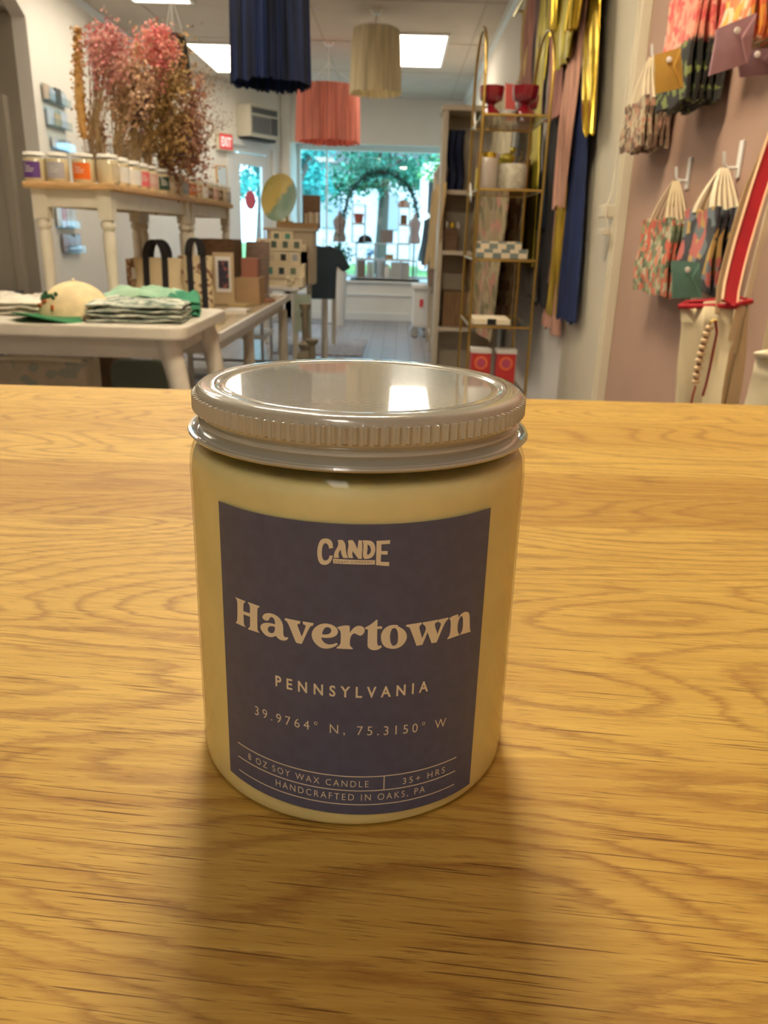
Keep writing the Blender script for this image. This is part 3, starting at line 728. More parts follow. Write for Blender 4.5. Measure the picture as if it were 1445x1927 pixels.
for x, y in ((-.61, 6.86), (-.61, 7.81), (-1.27, 6.86), (-1.27, 7.81)):
    MB().box(x - .02, x + .02, y - .02, y + .02, 0, .70).build('leg', M['white_lacq'], t, bevel=.003)
MB().box(-1.27, -.6, 7.80, 7.82, .2, .215).build('stretcher', M['steel'], t)
def candlestick(x, y, h, lab):
    prof = [(.055, 0), (.058, .02), (.03, .04), (.02, .08), (.034, .12), (.05, .30), (.056, .42), (.05, .46), (.028, .50), (.042, .53), (.05, .56), (.022, .60), (.018, .92), (.035, .96), (.038, 1)]
    b = MB().lathe([(r, z * h) for r, z in prof], 20, (x, y, 0), cap=True).build('floor_candlestick', mat('weathered_grey_wood', (.26, .22, .15), .6, var=.2), smooth=40)
    tag(b, lab, 'candlestick', 'turned floor candlesticks')
candlestick(-.605, 5.3, .60, 'turned wooden candlestick on the floor, left of the pair at the side table end')
candlestick(-.50, 4.75, .44, 'shorter turned wooden candlestick, right of the pair at the side table end')

# ---------------------------------------------------------------- candles on the raised tables
jw = mat('display_wax', (.80, .70, .45), .5)
plain = mat('plain_label', (.74, .70, .62), .6)
def lab_mat(n, c): return mat('label_' + n, c, .55)
LM = dict(purple=lab_mat('purple', (.13, .05, .24)), grey=lab_mat('grey', (.44, .43, .46)), orange=lab_mat('orange', (.85, .17, .015)), beige=lab_mat('beige', (.62, .52, .34)), pink=lab_mat('pink', (.78, .16, .18)),
          green=lab_mat('green', (.03, .07, .05)), blue=lab_mat('blue', (.35, .42, .50)), rust=lab_mat('rust', (.50, .16, .06)), rose=lab_mat('rose', (.62, .38, .32)), white=lab_mat('white', (.8, .79, .75)), brown=lab_mat('brown', (.20, .12, .06)))
lidw = mat('white_lid_far', (.80, .78, .70), .25, coat=.5)
def small_jar():
    t = thing('candle_jar', 'x', 'candle', (0, 0, 0), 0, 'candles on the raised tables')
    R, H = .039, .098
    MB().lathe([(.001, .002), (R - .003, .002), (R - .001, .006), (R - .001, H * .80), (.001, H * .80)], 24).build('wax', jw, t, smooth=50)
    MB().lathe([(.001, 0), (R - .004, 0), (R, .006), (R, H * .86), (R - .003, H * .89), (R - .004, H * .9)], 24).build('glass', M['glass'], t, smooth=50)
    MB().lathe([(.001, H - .002), (R - .006, H - .002), (R - .004, H), (R - .002, H - .002), (R - .002, H * .895), (R - .001, H * .885), (R - .004, H * .88)], 24).build('lid', lidw, t, smooth=50)
    g = [[((R + .0004) * cos(a), (R + .0004) * sin(a), z) for z in (.012, .04, .066)] for a in [-pi / 2 - .85 + 1.7 * i / 14 for i in range(15)]]
    l = MB().shell(g, .0004).build('label', LM['purple'], t, smooth=60)
    pm = MB()
    for i, (w0, w1, z) in enumerate(((-.6, -.35, .058), (-.6, 0, .050), (-.6, .3, .042), (-.6, .2, .034))):
        gg = [[((R + .001) * cos(a), (R + .001) * sin(a), zz) for zz in (z - .0013, z + .0013)] for a in [-pi / 2 + w0 + (w1 - w0) * k / 5 for k in range(6)]]
        pm.shell(gg, .0002)
    pm.build('print_lines', plain, l)
    return t
sj = small_jar()
jobs = [((-1.315, 3.045), 'purple', .0, 'purple labelled candle jar, leftmost of the front row on the raised table'),
        ((-1.232, 3.045), 'grey', .1, 'grey labelled candle jar between the purple and orange labelled ones'),
        ((-1.140, 3.045), 'orange', .1, 'orange labelled candle jar in the front row of the raised table'),
        ((-1.055, 3.055), 'beige', 1.5, 'plain cream candle jar at the near right corner of the raised table')]
side = [(3.19, 'white', 'pale labelled candle jar just behind the plain cream corner one'),
        (3.33, 'white', 'second pale candle jar behind the plain cream corner one'),
        (3.44, 'pink', 'pink labelled candle jar on the long side of the raised table'),
        (3.56, 'rose', 'dusty rose labelled candle jar just behind the pink labelled one'),
        (3.73, 'green', 'candle jar whose dark green label shows at its right side'),
        (3.85, 'beige', 'beige candle jar just behind the one with the dark green label'),
        (3.96, 'beige', 'second beige candle jar behind the one with the dark green label'),
        (4.07, 'blue', 'greyish blue labelled candle jar at the far end of the nearer raised table'),
        (4.23, 'rust', 'rust labelled candle jar, first one on the farther raised table'),
        (4.35, 'beige', 'beige candle jar, just behind the rust labelled one'),
        (4.48, 'white', 'pale candle jar in the middle of the farther raised table'),
        (4.60, 'brown', 'brown labelled candle jar on the farther raised table, nearer one'),
        (4.73, 'rose', 'dusty rose candle jar between two brown labelled ones on the farther table'),
        (4.85, 'brown', 'brown labelled candle jar on the farther raised table, farther one'),
        (4.96, 'beige', 'beige candle jar, last but one on the farther raised table'),
        (5.07, 'grey', 'grey candle jar, last one on the farther raised table')]
for y, c, l in side: jobs.append(((-1.062, y), c, 1.0, l))
for i, ((x, y), c, rz, l) in enumerate(jobs):
    if i == 0:
        o = sj; o.location = (x, y, UT); o['label'] = l
    else:
        o = dup(sj, (x, y, UT), rz, l, mats={'label': LM[c]})

# ---------------------------------------------------------------- dried flowers in glass vases
stemm = mat('dry_stem', (.38, .26, .12), .8)
def fl(n, c, c2=None): return mat('petal_' + n, c, .85, var=0 if c2 else .3, vscale=25, col2=c2)
def vase(t, x, y, h=.16, r=.032):
    MB().lathe([(.001, .004), (r * .8, .004), (r, .02), (r, h * .7), (r * .75, h * .85), (r * .95, h), (r * .88, h), (r * .66, h * .85), (r * .9, h * .7), (r * .9, .02), (.001, .01)], 20, (x, y, UT)).build('vase', M['glass'], t, smooth=50)
def bunch(name, base, px, py, Y, rw, rh, n, size, m, lab, nst=26, dense=1.0, droop=0, lo=.0):
    "stems fan out of the vase; blossoms gather around the head seen at px, py"
    rg = random.Random(px * 7 + py)
    top = at(px, py, Y)
    bx, by = base
    t = thing(name, lab, 'dried flowers', (bx, by, UT), 0, 'dried flower bunches')
    vase(t, bx, by)
    st, bl = MB(), MB()
    for k in range(nst):
        ex = top.x + rg.uniform(-1, 1) * rw; ez = top.z + rg.gauss(0, .5) * rh; ey = top.y + rg.gauss(0, .5) * rw
        p0 = Vector((bx + rg.uniform(-.015, .015), by + rg.uniform(-.015, .015), UT + .02))
        p1 = Vector((bx + rg.uniform(-.02, .02), by + rg.uniform(-.02, .02), UT + .16))
        p3 = Vector((ex, ey, ez)); p2 = p1.lerp(p3, .5) + Vector((rg.uniform(-.012, .012), 0, .012))
        st.tube([p0, p1, p2, p3], [.0018, .0016, .0013, .0008], 4)
        for q in range(int(2.6 * n / nst)):
            u = rg.random() ** .6 if not lo else rg.uniform(0, 1)
            c = p2.lerp(p3, u) if rg.random() < lo else p3 + Vector((rg.gauss(0, .30) * rw, rg.gauss(0, .30) * rw, rg.gauss(0, .24) * rh))
            bl.leaf(c, size * rg.uniform(.5, 1.3), 0, rg)
    st.build('stems', stemm, t); bl.build('blossoms', m, t)
    return t
pkm = fl('pink', (.55, .17, .19), (.74, .42, .34)); crm = fl('coral', (.66, .15, .16), (.76, .36, .28)); bgm = fl('buff', (.55, .34, .18), (.72, .50, .34))
gbm = fl('golden_brown', (.28, .16, .06), (.50, .33, .12)); plm = fl('plum', (.10, .05, .07), (.26, .13, .13)); rbm = fl('red_brown', (.24, .08, .05), (.42, .20, .12)); aim = fl('airy_brown', (.22, .12, .07), (.42, .28, .15))
bunch('dried_flower_bunch', (-1.18, 3.28), 205, 95, 3.30, .065, .10, 800, .016, pkm, 'fluffy dusty pink dried flowers, tallest at the left of the bouquets', 34, lo=.25)
bunch('dried_flower_bunch', (-1.13, 3.40), 238, 165, 3.42, .075, .13, 1100, .018, bgm, 'peach and buff dried grasses below the pink blooms', 40, lo=.5)
bunch('dried_flower_bunch', (-1.10, 3.55), 288, 92, 3.50, .07, .07, 700, .015, crm, 'coral pink dried flowers in front of the black fringed shade', 26, lo=.1)
bunch('dried_flower_bunch', (-1.09, 3.44), 262, 170, 3.44, .03, .12, 380, .015, plm, 'dark plum dried flower spikes leaning right in the middle of the bouquets', 12, lo=.6)
bunch('dried_flower_bunch', (-1.10, 3.70), 305, 190, 3.68, .11, .21, 1900, .019, gbm, 'broad golden brown dried flower bouquet in the middle', 54, lo=.6)
bunch('dried_flower_bunch', (-1.09, 3.88), 345, 250, 3.86, .085, .19, 2300, .018, rbm, 'reddish brown dried foliage at the right of the bouquets', 46, lo=.6)
bunch('dried_flower_bunch', (-1.15, 3.30), 176, 235, 3.32, .045, .12, 420, .014, rbm, 'small brown seed heads hanging at the left of the bouquets', 18, lo=.7)
bunch('dried_flower_bunch', (-1.09, 4.02), 365, 165, 4.02, .11, .11, 500, .009, aim, 'airy brown dried sprays rising at the right of the bouquets', 44, lo=.2)
bunch('dried_flower_bunch', (-1.08, 4.32), 392, 225, 4.30, .085, .09, 360, .010, aim, 'thin wispy dried sprays leaning over the far jars', 26, lo=.2)
bunch('dried_flower_bunch', (-1.22, 3.75), 285, 262, 3.80, .11, .12, 1000, .016, gbm, 'low olive brown dried grasses behind the jars', 40, lo=.7)
# one tall pampas spike
t = thing('pampas_spike', 'single tall mustard coloured pampas spike at the left of the bouquets', 'dried flowers', (-1.20, 3.26, UT))
p0, p1 = Vector((-1.20, 3.26, UT + .02)), at(145, 52, 3.26)
pts = [p0.lerp(p1, u) + Vector((-.012 * sin(u * pi), 0, 0)) for u in [i / 14 for i in range(15)]]
MB().tube(pts[:8], .002, 5).build('stem', stemm, t)
pl = MB().tube(pts[4:], [.004, .013, .016, .017, .017, .015, .013, .011, .008, .004, .001], 10)
rg = random.Random(5)
for k in range(700):
    i = rg.randint(4, 13); c = pts[i].lerp(pts[i + 1], rg.random()) + Vector((rg.gauss(0, .009), rg.gauss(0, .009), 0))
    pl.leaf(c, .016, 0, rg)
pl.build('plume', fl('mustard', (.48, .26, .07), (.62, .38, .13)), t)
vase(t, -1.20, 3.26, .14, .02)

# ---------------------------------------------------------------- cap and shirts on the near table
t = thing('baseball_cap', 'cream cap with green underside of the brim and an embroidered patch', 'cap', (-1.04, 2.60, .76), radians(-128))
t.scale = (1.12, 1.12, 1.12)
cr = MB()
ring = []
for i in range(13):
    th = i / 12 * pi / 2
    ring.append((.092 * cos(th) + .0005, .005 + .098 * sin(th)))
cr.lathe(ring, 40, (0, 0, 0), rf=lambda r, z, a, k, i: r * (1 + .13 * abs(cos(a)) ** 2) * (1 - .02 * abs(sin(a * 3))))
cr.build('crown', mat('cream_cotton_cap', (.76, .62, .36), .9, bump=.3, bscale=400, var=.08, vscale=30), t, smooth=60, world=False)
def brim(z_off, th, sc=1):
    g = []
    for i in range(15):
        a = radians(-68 + 136 * i / 14)
        row = []
        for j in range(7):
            u = j / 6
            r = (.094 + .075 * u * cos(radians((-68 + 136 * i / 14) * .95)) ** .8) * sc
            row.append((r * cos(a) * (1.06), r * sin(a) * (1 - .05 * u), .012 + z_off - .035 * (sin(a)) ** 2 * u + .012 * u))
        g.append(row)
    return MB().shell(g, th)
brim(.0, .003).build('brim', mat('green_brim', (.005, .16, .045), .6), t, smooth=60, world=False)
MB().ball((0, 0, .105), .006, 10, 6).build('button', M['canvas2'], t, world=False)
gm = MB()
for i in range(24):
    rg2 = random.Random(i); a = radians(rg2.uniform(-24, 24)); th = radians(rg2.uniform(16, 44))
    r = .0945 * cos(th) * (1 + .13 * cos(a) ** 2)
    gm.ball((r * cos(a), r * sin(a), .006 + .098 * sin(th)), .008, 8, 5, mi=0 if th > .50 else 1, sc=(.4, 1, .7))
gm.build('embroidery', [mat('green_thread', (.03, .12, .05), .8), mat('orange_thread', (.55, .14, .03), .8)], t, world=False)

def folded(name, lab, c, w, d, h, m, group, rz=0, seed=1, layers=3, z0=.76):
    rg = random.Random(seed)
    t = thing(name, lab, 'shirt', (c[0], c[1], z0), rz, group)
    zz = 0
    for L_ in range(layers):
        hh = h / layers
        g = []
        ph = [rg.uniform(0, 6) for _ in range(4)]
        for i in range(29):
            u = i / 28 * 2 - 1; row = []
            for j in range(17):
                v = j / 16 * 2 - 1
                e = max(abs(u) ** 6, abs(v) ** 6)
                z = zz + hh * (.9 - .75 * e) + hh * .28 * sin(u * 6 + ph[0] + v * 4) * (1 - e * .3) + hh * .18 * sin(v * 11 + ph[1] + u * 3) + .002 * sin(u * 31 + v * 17 + ph[2])
                row.append((u * w / 2 * (1 - .04 * rg.random()), v * d / 2 * (1 - .05 * rg.random()), max(z, zz + .003) + .002))
            g.append(row)
        MB().shell(g, .004).build('folded_layer', m[L_ % len(m)], t, smooth=70, world=False)
        zz += hh * .85
    return t
stripe = mat('striped_green_cloth', (.70, .72, .62), .9, bump=.3, bscale=300, col2=(.13, .19, .15), vscale=16, stretch=(1, 3, 6))
folded('folded_shirt', 'stack of folded white shirts with dark green marbled pattern beside the cap', (-.83, 2.60), .30, .22, .07, [stripe], 'folded shirts on the near table', .1, 3, 4)
mint = mat('mint_cloth', (.42, .62, .44), .9, col2=(.28, .50, .34), vscale=10)
dgreen = mat('deep_green_cloth', (.03, .20, .11), .9, col2=(.07, .32, .18), vscale=10)
folded('folded_shirt', 'folded mint green shirt lying behind the marbled ones', (-.90, 2.88), .26, .16, .085, [mint], 'folded shirts on the near table', 0, 6, 3)
folded('folded_shirt', 'folded deep green shirt at the right corner of the near white table', (-.745, 2.82), .11, .22, .075, [dgreen], 'folded shirts on the near table', .2, 8, 3)
folded('folded_shirt', 'folded off-white shirt at the left edge, left of the cap', (-1.30, 2.72), .26, .24, .06, [mat('offwhite_cloth', (.66, .62, .52), .9, var=.2, vscale=12)], 'folded shirts on the near table', 0, 9, 3)

# ---------------------------------------------------------------- under the raised tables, on the side table
def tote(name, lab, c, w, h, d, strapm, bodym, rz=0, z0=TT, strap_drop=.10, group='black strapped canvas totes'):
    t = thing(name, lab, 'bag', (c[0], c[1], z0), rz, group)
    g1 = MB()
    n = 14
    prof = []
    for i in range(n + 1):
        u = i / n; zz = u * h
        b = d / 2 * (1 - .35 * u) * (1 + .12 * sin(u * 5))
        prof.append((zz, b))
    vs = [];fs = []
    for zz, b in prof:
        ww = w / 2 * (1 + .05 * sin(zz * 30))
        for k in range(24):
            a = 2 * pi * k / 24
            ca, sa = cos(a), sin(a)
            vs.append((ww * (abs(ca) ** .5) * (1 if ca > 0 else -1), b * (abs(sa) ** .6) * (1 if sa > 0 else -1), zz))
    for i in range(n):
        for k in range(24):
            fs.append((i * 24 + k, i * 24 + (k + 1) % 24, (i + 1) * 24 + (k + 1) % 24, (i + 1) * 24 + k))
    fs.append(tuple(reversed(range(24))))
    g1.add(vs, fs)
    g1.build('body', bodym, t, smooth=60, world=False)
    for sgn in (-1, 1):
        g = []
        for i in range(25):
            u = i / 24
            if u < .3: x, z = -w * .2, h * (u / .3) * .98 + .005
            elif u > .7: x, z = w * .2, h * ((1 - u) / .3) * .98 + .005
            else:
                q = (u - .3) / .4; x = -w * .2 * cos(q * pi); z = h + strap_drop * sin(q * pi) * .8
            y = sgn * (d / 2 * (1 - .35 * min(z / h, 1)) * 1.08 + .004) * (1 if z <= h else .7) + (z > h) * .02 * sgn
            g.append([(x - .014 if u < .5 else x - .014, y, z), (x + .014, y, z)])
        MB().shell(g, .003).build('strap', strapm, t, world=False)
    return t
tote('tote_bag', 'canvas tote bag with a broad black strap, left one under the raised table', (-1.13, 3.85), .22, .25, .10, M['black'], M['canvas'])
tote('tote_bag', 'canvas tote with leaf print and black strap, right one under the raised table', (-.99, 4.0), .16, .26, .10, M['black'], floral('leaf_print', [(.70, .58, .36), (.70, .58, .36), (.66, .54, .33), (.25, .12, .07)], 60), .35)
def cardbox(name, lab, cat, x0, x1, y0, y1, z0, z1, m, group=None, bev=.002):
    o = MB().box(x0, x1, y0, y1, z0, z1).build(name, m, None, bevel=bev)
    cx, cy = (x0 + x1) / 2, (y0 + y1) / 2
    o.data.transform(Matrix.Translation((-cx, -cy, -z0))); o.location = (cx, cy, z0)
    tag(o, lab, cat, group)
    return o
b = cardbox('gift_box', 'brown patterned box with a cream card, behind the front leg of the raised table', 'box', -1.30, -1.14, 3.9, 4.1, TT, .90, floral('brown_pattern', [(.22, .10, .05), (.30, .15, .08), (.18, .08, .04), (.50, .36, .22)], 90))
MB().box(-1.27, -1.20, 3.888, 3.9, .81, .86).build('card', M['paper'], b)
c_ = MB().box(-1.15, -.94, 4.70, 4.72, TT, .99).box(-1.15, -1.13, 4.72, 4.95, TT, .99).box(-.96, -.94, 4.72, 4.95, TT, .99).box(-1.13, -.96, 4.93, 4.95, TT, .99).build('display_crate', M['darkwood'])
tag(c_, 'dark brown upright wooden crate standing under the farther raised table', 'crate')
f = MB().box(-.975, -.865, 4.30, 4.315, .665, .93).build('picture_frame', mat('pale_wood_frame', (.55, .42, .25), .6), bevel=.002)
tag(f, 'pale wooden framed print with a dark picture under the farther raised table', 'picture')
MB().box(-.945, -.890, 4.292, 4.30, .75, .89).build('print', floral('dark_print', [(.05, .04, .06), (.10, .05, .06), (.35, .12, .10), (.03, .03, .05)], 70), f)
MB().box(-.96, -.88, 4.295, 4.30, .73, .91).build('mount', M['paper'], f)
cardbox('small_box', 'small reddish brown box with pale lid, right of the framed print', 'box', -.86, -.77, 4.48, 4.55, .80, .90, mat('red_brown_card', (.35, .14, .09), .7))
cardbox('kraft_stand', 'kraft cardboard riser under the small reddish brown box', 'box', -.88, -.75, 4.40, 4.60, TT, .80, M['kraft'])
lean = MB().prism([(4.85, TT), (4.90, TT), (4.99, .97), (4.97, .98)], -.92, -.78, 'x').build('wooden_easel_board', M['darkwood'])
tag(lean, 'tall brown board leaning back at the right end of the raised table', 'board')
cardbox('wrapped_candle', 'low cream box lying in front of the totes on the side table', 'box', -1.08, -.96, 3.55, 3.66, TT, .70, M['canvas2'])
rgx = random.Random(21)
stuffc = [('cream_card', (.74, .68, .52)), ('pale_blue_card', (.55, .62, .68)), ('straw_tag', (.52, .40, .20)), ('black_case', (.03, .03, .03)), ('white_card', (.80, .78, .72)), ('rust_card', (.42, .18, .09))]
sm_ = {n: mat(n, c, .6, var=.1) for n, c in stuffc}
goods = [(-.93, 3.30, 'straw_tag', 'straw coloured flat packet near the front corner of the side table'), (-.80, 3.42, 'cream_card', 'cream flat packet nearest the side table edge, front'),
         (-.90, 3.75, 'pale_blue_card', 'pale blue flat card on the middle of the side table'), (-.78, 3.95, 'white_card', 'white flat card behind the pale blue one on the side table'),
         (-.83, 4.30, 'straw_tag', 'straw coloured card before the kraft riser'), (-.80, 4.78, 'black_case', 'flat black case lying near the far end of the side table'),
         (-.77, 4.62, 'rust_card', 'rust coloured flat card beside the black case'), (-.86, 5.02, 'cream_card', 'cream papers stacked at the far end of the side table'), (-.74, 5.05, 'white_card', 'white papers at the far right corner of the side table')]
for x, y, k, l in goods:
    o = cardbox('flat_packet', l, 'packet', x - .055, x + .05, y - .06, y + .06, TT, TT + rgx.uniform(.008, .022), sm_[k], 'small goods lying on the side table')
    o.rotation_euler = (0, 0, rgx.uniform(-.5, .5))
    MB().box(-.03, .02, -.03, .03, .0225, .0235).build('sticker', M['paper'], o, world=False) if k == 'black_case' else None
for (px, py, r, l) in ((548 - 0, 549, .012, 'tiny glass ornament nearer the far end of the side table edge'), (502, 553, .017, 'clear glass ornament on the side table edge, larger of two')):
    c = atz(px, py + 6, TT + r)
    o = MB().ball((0, 0, r), r, 14, 8).ball((0, 0, r * 2.3), r * .6, 10, 6).build('glass_ornament', clear_glass('ornament_glass', (.95, .97, 1)), smooth=60)
    o.location = (min(c.x, -.705), min(c.y, 5.1), TT)
    tag(o, l, 'ornament')

# ---------------------------------------------------------------- card display and plate
BD = 5.05
t = thing('card_display', 'cream tiered display box of small framed cards at the end of the tables', 'display stand', (-.72, 5.75, .69))
MB().box(-.93, -.60, 5.80, 6.02, .69, 1.045).box(-.95, -.585, 5.78, 6.04, 1.045, 1.065).build('case', mat('cream_display_board', (.50, .42, .31), .7), t, bevel=.003)
tiers = [(5.48, .69, .837), (5.58, .69, .92), (5.68, .69, 1.0)]
st = MB()
for y, z0, z1 in tiers: st.box(-.975 + (5.68 - y) * -.15, -.64, y, y + .1, z0, z1 - .085)
st.box(-.95, -.64, 5.68, 5.80, .69, .96)
st.build('steps', M['canvas2'], t)
cardcols = [(.10, .14, .12), (.10, .30, .24), (.03, .04, .05), (.18, .22, .12), (.30, .32, .34), (.62, .55, .40), (.02, .02, .02), (.40, .42, .46), (.45, .25, .22), (.08, .12, .10), (.10, .14, .10), (.12, .17, .12)]
ccm = [mat('card_picture_%s' % 'abcdefghijkl'[i], c, .5) for i, c in enumerate(cardcols)]
k = 0
base_card = None
rowname = ['bottom', 'second', 'third', 'top']
colname = ['leftmost', 'second from left', 'third from left', 'rightmost']
for r_i, (y, z) in enumerate(((5.465, .752), (5.565, .835), (5.665, .915), (5.79, .965))):
    for c_i in range(4):
        if r_i == 3 and c_i in (0, 3): continue
        x = -.935 + c_i * .078
        if base_card is None:
            base_card = thing('framed_card', 'x', 'card', (x, y, z), 0, 'small cards on the tiered display')
            MB().box(-.037, .037, -.006, 0, 0, .078).build('mount', M['canvas2'], base_card, world=False)
            MB().box(-.018, .018, -.008, -.006, .02, .062).build('picture', ccm[0], base_card, world=False)
            o = base_card
        else:
            o = dup(base_card, (x, y, z), mats={'picture': ccm[k % 12]})
        o['label'] = 'small framed card in the %s row of the tiered display, %s' % (rowname[r_i], colname[c_i] if r_i < 3 else ('left' if c_i == 1 else 'right'))
        k += 1
# box under the plate + dark books beside it
t = cardbox('card_box', 'tan box carrying upright cards beneath the round plate', 'box', -.87, -.585, 5.86, 6.02, 1.065, 1.102, M['kraft'])
cardbox('brown_book', 'tall dark brown box standing behind the upright cards, right of the plate', 'box', -.70, -.575, 6.025, 6.06, 1.065, 1.29, M['darkwood'])
bkm = [mat('notecard_a', (.70, .60, .42), .6), mat('notecard_b', (.50, .36, .20), .6), mat('notecard_c', (.78, .72, .60), .6)]
for i in range(6):
    cardbox('notecard', ['cream note card packet, leftmost beside the plate', 'tan note card packet, second of the row beside the plate', 'pale note card packet, third of the row beside the plate', 'cream note card packet, fourth of the row beside the plate', 'tan note card packet, fifth of the row beside the plate', 'pale note card packet, last of the row beside the plate'][i],
            'card packet', -.668 + i * .015, -.656 + i * .015, 5.87, 5.99, 1.102, 1.165 + .004 * (i % 3), bkm[i % 3], 'note card packets beside the plate')
t = thing('decorative_plate', 'round glazed plate with gold grass pattern on green, propped upright', 'plate', (-.85, 5.90, 1.103), radians(-32))
pc = MB()
PR = .158
pc.lathe([(.001, -.006), (PR * .7, -.006), (PR * .8, .0), (PR, .012), (PR + .002, .010), (PR, .006), (PR * .8, -.006), (PR * .7, -.012), (.001, -.012)], 48, M=T(0, 0, PR + .002, rx=radians(80)))
gp_ = bpy.data.materials.new('glazed_plate'); gp_.use_nodes = True
N = gp_.node_tree.nodes; L = gp_.node_tree.links
b = N['Principled BSDF']; b.inputs['Roughness'].default_value = .12; b.inputs['Coat Weight'].default_value = .6
tc = N.new('ShaderNodeTexCoord'); sp = N.new('ShaderNodeSeparateXYZ'); L.new(tc.outputs['Object'], sp.inputs[0])
gr = N.new('ShaderNodeMath'); gr.operation = 'MULTIPLY_ADD'; gr.inputs[1].default_value = -1.0; L.new(sp.outputs[0], gr.inputs[0]); L.new(sp.outputs[2], gr.inputs[2])
no = N.new('ShaderNodeTexNoise'); no.inputs['Scale'].default_value = 28; no.inputs['Detail'].default_value = 8; no.inputs['Roughness'].default_value = .8; L.new(tc.outputs['Object'], no.inputs['Vector'])
ad = N.new('ShaderNodeMath'); ad.operation = 'MULTIPLY_ADD'; ad.inputs[1].default_value = .30; L.new(no.outputs[0], ad.inputs[0]); L.new(gr.outputs[0], ad.inputs[2])
rp_ = N.new('ShaderNodeValToRGB'); L.new(ad.outputs[0], rp_.inputs[0])
e = rp_.color_ramp.elements
e[0].position = .20; e[0].color = (.16, .24, .16, 1); e[1].position = .56; e[1].color = (.26, .27, .02, 1)
q = e.new(.29); q.color = (.18, .26, .17, 1)
q = e.new(.31); q.color = (.52, .38, .12, 1)
q = e.new(.48); q.color = (.45, .36, .12, 1)
L.new(rp_.outputs[0], b.inputs['Base Color'])
pc.build('disc', gp_, t, smooth=50, world=False)
MB().box(-.05, .05, .03, .09, -.001, .008).box(-.005, .005, .075, .09, 0, .10).build('plate_stand', M['goldf'], t, world=False)

# little packets and jars on the console tables
tpk = thing('hanging_card_rack', 'clear rack with a printed card hanging at the console table corner', 'rack', (-.64, 5.35, .39))
MB().box(-.685, -.575, 5.385, 5.39, .40, .66).build('holder', M['acrylic'], tpk)
MB().box(-.68, -.58, 5.391, 5.395, .41, .65).build('card', M['canvas2'], tpk)
MB().ball((-.625, 5.388, .52), .022, 12, 6, sc=(.8, .15, 1)).build('printed_leaf', M['darkwood'], tpk)
rg = random.Random(4)
names = ['pale paper packet', 'cream cord bundle', 'white tissue packet', 'small beige pouch', 'ivory trinket box', 'sand coloured pouch', 'pale pink packet']
for i, (x, y, z) in enumerate(((-.72, 5.50, .69), (-.70, 5.72, .69), (-.69, 6.05, .69), (-.74, 6.22, .69), (-.64, 6.90, .725), (-.66, 7.2, .725), (-.68, 7.5, .725))):
    o = MB()
    for q in range(4): o.ball((rg.uniform(-.02, .02), rg.uniform(-.04, .04), .018 + .012 * q), .026, 10, 6, sc=(rg.uniform(.6, 1), rg.uniform(.8, 1.4), .6))
    o = o.build('small_pouch', [M['canvas2'], M['paper'], sm_['cream_card']][i % 3], smooth=60)
    o.location = (x, y, z)
    tag(o, names[i] + (' on the console table behind the card display' if i < 4 else ' on the far table near the dark T-shirt'), 'pouch', 'small goods on the console tables')

# ---------------------------------------------------------------- below the near tables
bx = thing('canvas_storage_bag', 'natural canvas bag with green writing-like print under the near table, at the left', 'bag', (-1.32, 2.98, .26))
MB().box(-1.49, -1.145, 2.90, 3.06, .26, .575).build('body', floral('faded_print', [(.62, .52, .36), (.60, .50, .34), (.64, .54, .38), (.42, .42, .32)], 30), bx, bevel=.02)
MB().tube([(-1.47, 2.9, .573), (-1.32, 2.89, .580), (-1.16, 2.9, .573)], .008, 6).build('rim', M['canvas2'], bx)
cardbox('moving_box', 'brown box standing behind the canvas bag under the near table', 'box', -1.45, -1.17, 3.25, 3.5, 0, .545, mat('brown_box', (.28, .19, .11), .7, var=.1))
cardbox('low_bench', 'low cream bench holding the canvas bag under the near table', 'bench', -1.52, -1.14, 2.88, 3.08, 0, .26, M['white_lacq'])
ch = thing('stool', 'small rounded grey-green stool under the near table', 'stool', (-1.0, 3.02, 0))
pp = [(-1.115, .20), (-.895, .20)] + [(-.94 + .045 * cos(radians(a)) + .0, .51 + .045 * sin(radians(a))) for a in range(0, 91, 15)] + [(-1.07 + .045 * cos(radians(a)), .51 + .045 * sin(radians(a))) for a in range(90, 181, 15)]
MB().prism(pp, 3.06, 3.10, 'y').build('backrest', mat('grey_green_fabric', (.14, .17, .13), .85, bump=.2, bscale=400), ch, bevel=.006)
MB().box(-1.12, -.89, 2.86, 3.08, .17, .21).build('seat', mat('grey_green_seat', (.14, .17, .13), .85), ch, bevel=.01)
for x in (-1.10, -.91):
    for y in (2.88, 3.08): MB().cyl((x, y, 0), .011, .17, 10).build('leg', M['steel'], ch)
sh = thing('low_shelf', 'low white shelf unit with a metal leg seen under the tables', 'shelf', (-1.35, 5.9, 0))
MB().box(-1.9, -.95, 5.75, 6.2, .30, .33).box(-1.9, -.95, 5.75, 6.2, .05, .08).build('board', M['trim'], sh)
for x, y in ((-.97, 5.77), (-.97, 6.18), (-1.88, 5.77), (-1.88, 6.18)): MB().cyl((x, y, 0), .012, .62, 10).build('post', M['steel'], sh)
rug = mat('patterned_rug', (.24, .25, .30), .95, col2=(.42, .43, .48), vscale=28)
r0 = MB().box(-1.1, -.30, 7.1, 8.3, 0, .012).build('rug', rug); tag(r0, 'grey patterned rug on the floor by the far tables', 'rug')

